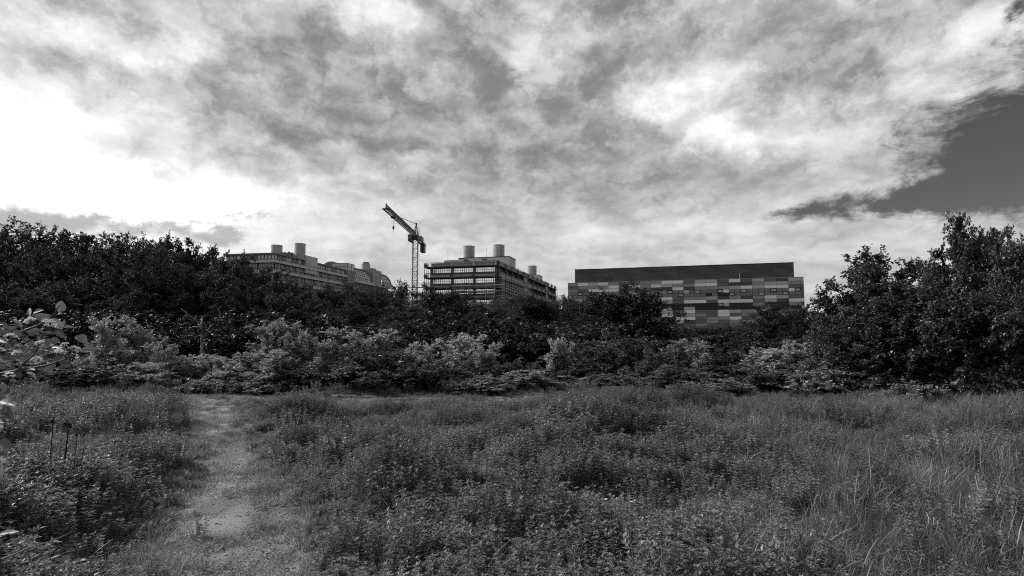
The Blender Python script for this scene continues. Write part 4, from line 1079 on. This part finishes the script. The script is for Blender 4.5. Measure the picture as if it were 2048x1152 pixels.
def shrub():
    YD = 2.8; root = np.array((-3.15, 2.9, -.05))
    e = empty('flowering_shrub', root, 0, label='flowering shrub with broad leaves and white flower heads at the frame edge', cat='shrub')
    lm = [leaf_mesh(i, SH_LEAF, (.2, .5, .8)[i]) for i in range(3)]; lp = [leaf_mesh(5 + i, SH_PALE, (.3, .6)[i]) for i in range(2)]; cm = [cyme_mesh(i) for i in range(3)]
    r = random.Random(5)
    def pt(zx, zy, lower=False, d=0.0):
        px, py = (zx / 3.015, 770 + zy / 3.015) if lower else (zx / 5.76, 590 + zy / 5.76)
        return at(px, py, YD + d)
    def put_leaf(b, t, wpx, lower, pale, d):
        B, T = pt(*b, lower, d), pt(*t, lower, d + r.uniform(-.03, .05)); y = Vector(T - B); L = y.length; y.normalize()
        view = (Vector((0, 0, EYE)) - Vector(B)).normalized(); n = (view + Vector((r.uniform(-.5, .5), r.uniform(-.4, .4), r.uniform(.0, .9)))).normalized()
        x = y.cross(n).normalized(); n = x.cross(y); wid = wpx / (3.015 if lower else 5.76) / FPX * YD * 1.15
        o = link('leaf', (r.choice(lp) if pale else r.choice(lm)), e)
        o.matrix_local = Matrix.Translation(-Vector(root)) @ Matrix.Translation(Vector(B)) @ Matrix((x, y, n)).transposed().to_4x4() @ Matrix.Diagonal((wid, L, min(wid, L) * 1.2, 1))
        return B
    LV = [(675, 195, 720, 60, 105, 1), (345, 240, 335, 140, 50, 1), (400, 255, 582, 235, 75, 1), (385, 205, 495, 165, 60, 1), (470, 300, 580, 255, 60, 1), (610, 270, 720, 400, 100, 1), (735, 372, 872, 370, 48, 1),
          (735, 372, 738, 280, 36, 1), (310, 430, 455, 400, 110, 0), (640, 410, 740, 490, 80, 0), (520, 430, 645, 440, 42, 0), (-20, 440, 120, 420, 75, 0), (-10, 390, 110, 370, 35, 0), (190, 410, 212, 490, 70, 0),
          (360, 590, 372, 515, 52, 1), (520, 500, 582, 592, 80, 0), (50, 580, 150, 595, 90, 0), (-30, 720, 95, 700, 62, 1), (130, 660, 240, 680, 80, 0), (230, 700, 332, 690, 60, 0), (290, 780, 372, 700, 85, 0),
          (420, 700, 562, 650, 60, 1), (620, 720, 725, 750, 110, 0), (700, 620, 792, 662, 80, 0), (750, 730, 762, 842, 112, 0), (570, 790, 540, 892, 112, 0), (880, 470, 1002, 545, 105, 1), (930, 650, 1132, 622, 105, 1),
          (430, 880, 440, 962, 52, 0), (300, 940, 290, 1042, 42, 0), (90, 1060, 70, 1142, 70, 0), (470, 760, 562, 740, 72, 0), (330, 850, 392, 850, 54, 0), (-20, 1060, 60, 1132, 100, 0), (600, 600, 722, 600, 52, 0),
          (120, 605, 205, 560, 44, 0), (0, 500, 80, 545, 60, 0), (240, 590, 320, 640, 60, 0), (-40, 640, 40, 610, 70, 0), (380, 620, 440, 700, 60, 0), (60, 800, 150, 830, 60, 0), (250, 520, 330, 500, 60, 0), (430, 520, 500, 480, 55, 0), (-30, 330, 60, 325, 40, 0)]
    for bx, by, tx, ty, w, pale in LV: put_leaf((bx, by), (tx, ty), w, False, pale, r.uniform(-.12, .15))
    for bx, by, tx, ty, w, pale in [(105, 215, 142, 180, 40, 1), (160, 198, 242, 237, 46, 0), (-10, 160, 72, 185, 80, 0), (90, 250, 142, 245, 26, 1), (-10, 345, 62, 365, 60, 0), (-20, 530, 28, 530, 80, 1), (-10, 905, 112, 880, 42, 1), (-10, 105, 46, 112, 55, 1), (-30, 60, 30, 40, 70, 0), (-30, 250, 20, 275, 60, 0), (-40, 430, 10, 410, 60, 0)]:
        put_leaf((bx, by), (tx, ty), w, True, pale, r.uniform(-.1, .1))
    for k in range(48):          # leaves deeper in the shrub
        zx = r.uniform(-60, 640); zy = r.uniform(360, 1000); a = r.uniform(-.8, .9); L = r.uniform(75, 120)
        if zx > 330 and (zy < 420 or zy > 900): continue
        put_leaf((zx, zy), (zx + L * math.cos(a), zy + L * math.sin(a) * .8), r.uniform(50, 85), False, r.random() < .22, r.uniform(.05, .35))
    for k in range(20):          # and hanging lower down its side
        zx = r.uniform(-90, 110); zy = r.uniform(960, 1480); a = r.uniform(-.3, 1.2); L = r.uniform(60, 100)
        put_leaf((zx, zy), (zx + L * math.cos(a), zy + L * math.sin(a)), r.uniform(45, 75), False, r.random() < .3, r.uniform(.0, .3))
    for fx, fy, rr, lower in [(345, 310, 74, 0), (190, 335, 62, 0), (560, 340, 78, 0), (125, 480, 58, 0), (40, 525, 48, 0), (185, 680, 52, 0), (420, 760, 58, 0), (680, 665, 68, 0), (855, 640, 72, 0), (100, 930, 60, 0), (345, 930, 55, 0), (460, 560, 56, 0), (745, 580, 44, 0), (5, 640, 50, 0), (5, 255, 14, 1), (5, 460, 28, 1)]:
        P = pt(fx, fy, lower, r.uniform(-.2, -.06)); o = link('flower_cluster', r.choice(cm), e); s = 1.65 * rr / (3.015 if lower else 5.76) / FPX * YD
        o.location = tuple(P - root); o.scale = (s, s, s); o.rotation_euler = (r.uniform(.2, .8), r.uniform(-.5, .5), r.uniform(0, 6.28))
    base = Vector((0, 0, 0))
    def stem(pts, r0, lower=False, from_root=False):
        P = [Vector(pt(x, y, lower, 0)) - Vector(root) for x, y in pts]
        if from_root: P = [base + Vector((r.uniform(-.06, .06), r.uniform(-.06, .06), 0)), (base + P[0]) / 2 + Vector((-.12, 0, .1))] + P
        m = MB(); m.tube(P, [r0 * (1 - .8 * i / (len(P) - 1)) for i in range(len(P))], 6); m.build('stem', TWIG, e, True)
    stem([(-150, 930), (0, 905), (300, 850), (540, 810), (760, 735), (920, 660)], .010, 0, True)
    stem([(-160, 700), (0, 610), (150, 500), (280, 410), (440, 350), (590, 270), (665, 150), (700, 110)], .011, 0, True)
    stem([(-150, 1000), (100, 960), (230, 840), (290, 770), (400, 680), (470, 500), (460, 540)], .010, 0, True)
    stem([(-160, 420), (20, 310), (100, 215), (150, 190)], .008, True, True)
    stem([(-160, 700), (-40, 560), (10, 530)], .008, True, True); stem([(-120, 1000), (0, 920), (60, 890)], .006, True, True)
    for a in ([(590, 270), (640, 240), (680, 190)], [(590, 275), (700, 370), (735, 372)], [(440, 350), (400, 300), (345, 240)], [(540, 810), (560, 790)], [(760, 735), (750, 680), (700, 620)], [(920, 660), (900, 560), (880, 470)],
              [(280, 410), (190, 335)], [(470, 500), (520, 430), (640, 410)], [(440, 350), (560, 340)], [(400, 680), (620, 720)], [(300, 850), (345, 930)], [(0, 905), (100, 930)], [(0, 610), (60, 560), (130, 480)]): stem(a, .0035)
shrub()

# ------------------------------------------------------------------ small single plants
DRY = principled('dry_straw', .24, .7, .2, .3, 20); DARKSTALK = principled('dark_stalk', .018, .8)
for px, py, pb, w, lab in ((105, 843, 950, .75, 'thinner of the two tall dark dead stalks rising from the weeds'), (136, 850, 940, 1.25, 'thick dark dead stalk with a tufted head, tallest beside the thinner one'),
                           (153, 868, 930, .55, 'short dark dead stalk close beside the thick tufted one'), (168, 870, 940, .45, 'faint dark dead stalk nearest the path')):
    Yd = 5.0; t_ = at(px, py, Yd); b_ = at(px - (10 if w > 1.2 else 6), pb, Yd); e = empty('dead_stalk', (b_[0], Yd, float(height(b_[0], Yd)) - .03), 0, label=lab, cat='dead stalk', group='dark dead stalks')
    o = np.array(e.location); T = Vector(t_ - o); m = MB(); m.tube([(0, 0, 0), T * .3 + Vector((.014, 0, 0)), T * .62 + Vector((-.008, .01, 0)), T * .85 + Vector((.006, 0, 0)), T], [.0075 * w, .007 * w, .006 * w, .0055 * w, .0045 * w], 6); m.build('stalk', DARKSTALK, e, True)
    r_ = np.random.default_rng(px); n = 60; P = np.array(T) + r_.normal(0, .009 * w, (n, 3)) + np.array((0, 0, -.01)); V, F = leaves(P, np.column_stack([r_.normal(0, .5, (n, 2)), np.abs(r_.normal(.7, .3, n))]), r_.normal(0, 1, (n, 3)), np.full(n, .028 * w), np.full(n, .007 * w)); link('seed_head', np_mesh('seed_head', V, F, DARKSTALK), e)
def twig(name, pts, r0, mat, label, cat, Yd, side=None):
    P = [Vector(at(px, py, Yd + d)) for px, py, d in pts]; b = P[0].copy(); e = empty(name, b, 0, label=label, cat=cat)
    m = MB(); m.tube([p - b for p in P], [r0 * (1 - .7 * i / (len(P) - 1)) for i in range(len(P))], 6); m.build('stem', mat, e, True)
    for s in side or (): m = MB(); m.tube([Vector(at(px, py, Yd + d)) - b for px, py, d in s], [r0 * .7, r0 * .9, r0 * .3], 5); m.build('seed_head', mat, e, True)
twig('fallen_twig', [(4, 1118, 0), (35, 1106, .02), (66, 1092, .03), (100, 1084, .06), (122, 1074, .1), (146, 1063, .15)], .0055, PALE_BARK, 'pale bare twig lying on the weeds near the bottom edge', 'twig', 3.0)
twig('fallen_twig', [(222, 1156, 0), (236, 1147, .02), (250, 1138, .05)], .004, PALE_BARK, 'short pale twig at the bottom edge beside the path', 'twig', 3.3)
twig('dry_grass_stem', [(1868, 1060, 0), (1860, 1042, 0), (1853, 1025, .02), (1866, 1032, .05), (1882, 1046, .08)], .0035, DRY, 'broken dry grass stem hung with pale seed tassels', 'grass stem', 4.0,
     [[(1858, 1035, 0), (1857, 1046, 0), (1855, 1052, 0)], [(1868, 1034, .05), (1868, 1046, .05), (1866, 1053, .05)], [(1876, 1040, .06), (1876, 1050, .06), (1874, 1056, .06)], [(1882, 1046, .08), (1888, 1050, .08), (1891, 1058, .08)]])
twig('dry_grass_stem', [(1708, 1030, 0), (1710, 990, 0), (1714, 955, .05), (1718, 943, .1)], .0035, DRY, 'thin upright dry grass stem in the weeds', 'grass stem', 4.6)
twig('dry_grass_stem', [(1744, 985, 0), (1741, 940, 0), (1738, 905, .05), (1736, 893, .1)], .0045, DRY, 'dry grass stem with a narrow pale plume', 'grass stem', 5.4)
twig('dry_grass_stem', [(2036, 1090, 0), (2040, 1062, 0), (2046, 1040, .05)], .007, DRY, 'pale dry grass plume at the frame edge', 'grass stem', 3.6)
twig('dry_grass_stem', [(1890, 955, 0), (1894, 940, 0), (1904, 930, .05)], .006, DRY, 'short curved dry grass plume in the tall grass', 'grass stem', 5.5)
twig('dry_branch', [(1235, 836, 0), (1252, 826, .1), (1262, 822, .1), (1272, 816, .2)], .016, DRY, 'pale dry branch lying in the grass before the forward mound', 'branch', 10.5)
twig('dry_branch', [(1738, 790, 0), (1748, 787, .1), (1762, 788, .1)], .020, DRY, 'pale bent dry branch at the edge of the brambles', 'branch', 13.0)
for px, py, Yd, lab in ((1208, 1000, 4.6, 'pair of tiny white wildflowers standing alone in the weeds'), (1263, 1004, 4.6, 'white wildflower head on thin stems beside a dark tuft'), (933, 1022, 4.5, 'single white wildflower near the path side hollow'), (997, 911, 7.0, 'distant white wildflower above the hummocks')):
    t_ = at(px, py, Yd); e = empty('wildflower', (t_[0], Yd, float(height(t_[0], Yd))), 0, label=lab, cat='wildflower', group='white wildflowers'); T = Vector((0.0, 0, t_[2] - e.location.z))
    m = MB(); m.tube([(-.03, 0, 0), T * .6 + Vector((-.01, 0, 0)), T], [.003, .0025, .002], 5); m.build('stem', STEM, e)
    r_ = np.random.default_rng(px); n = 10; k = r_.uniform(0, 6.28, n); c = np.array(T) + np.column_stack([r_.choice([-.013, .0, .013], n), r_.normal(0, .006, n), r_.normal(0, .005, n)])
    V, F = leaves(c, np.column_stack([np.cos(k), np.sin(k), np.full(n, .5)]), np.tile((0, 0, 1.0), (n, 1)), np.full(n, .017), np.full(n, .011)); link('petals', np_mesh('petals', V, F, PETAL), e)
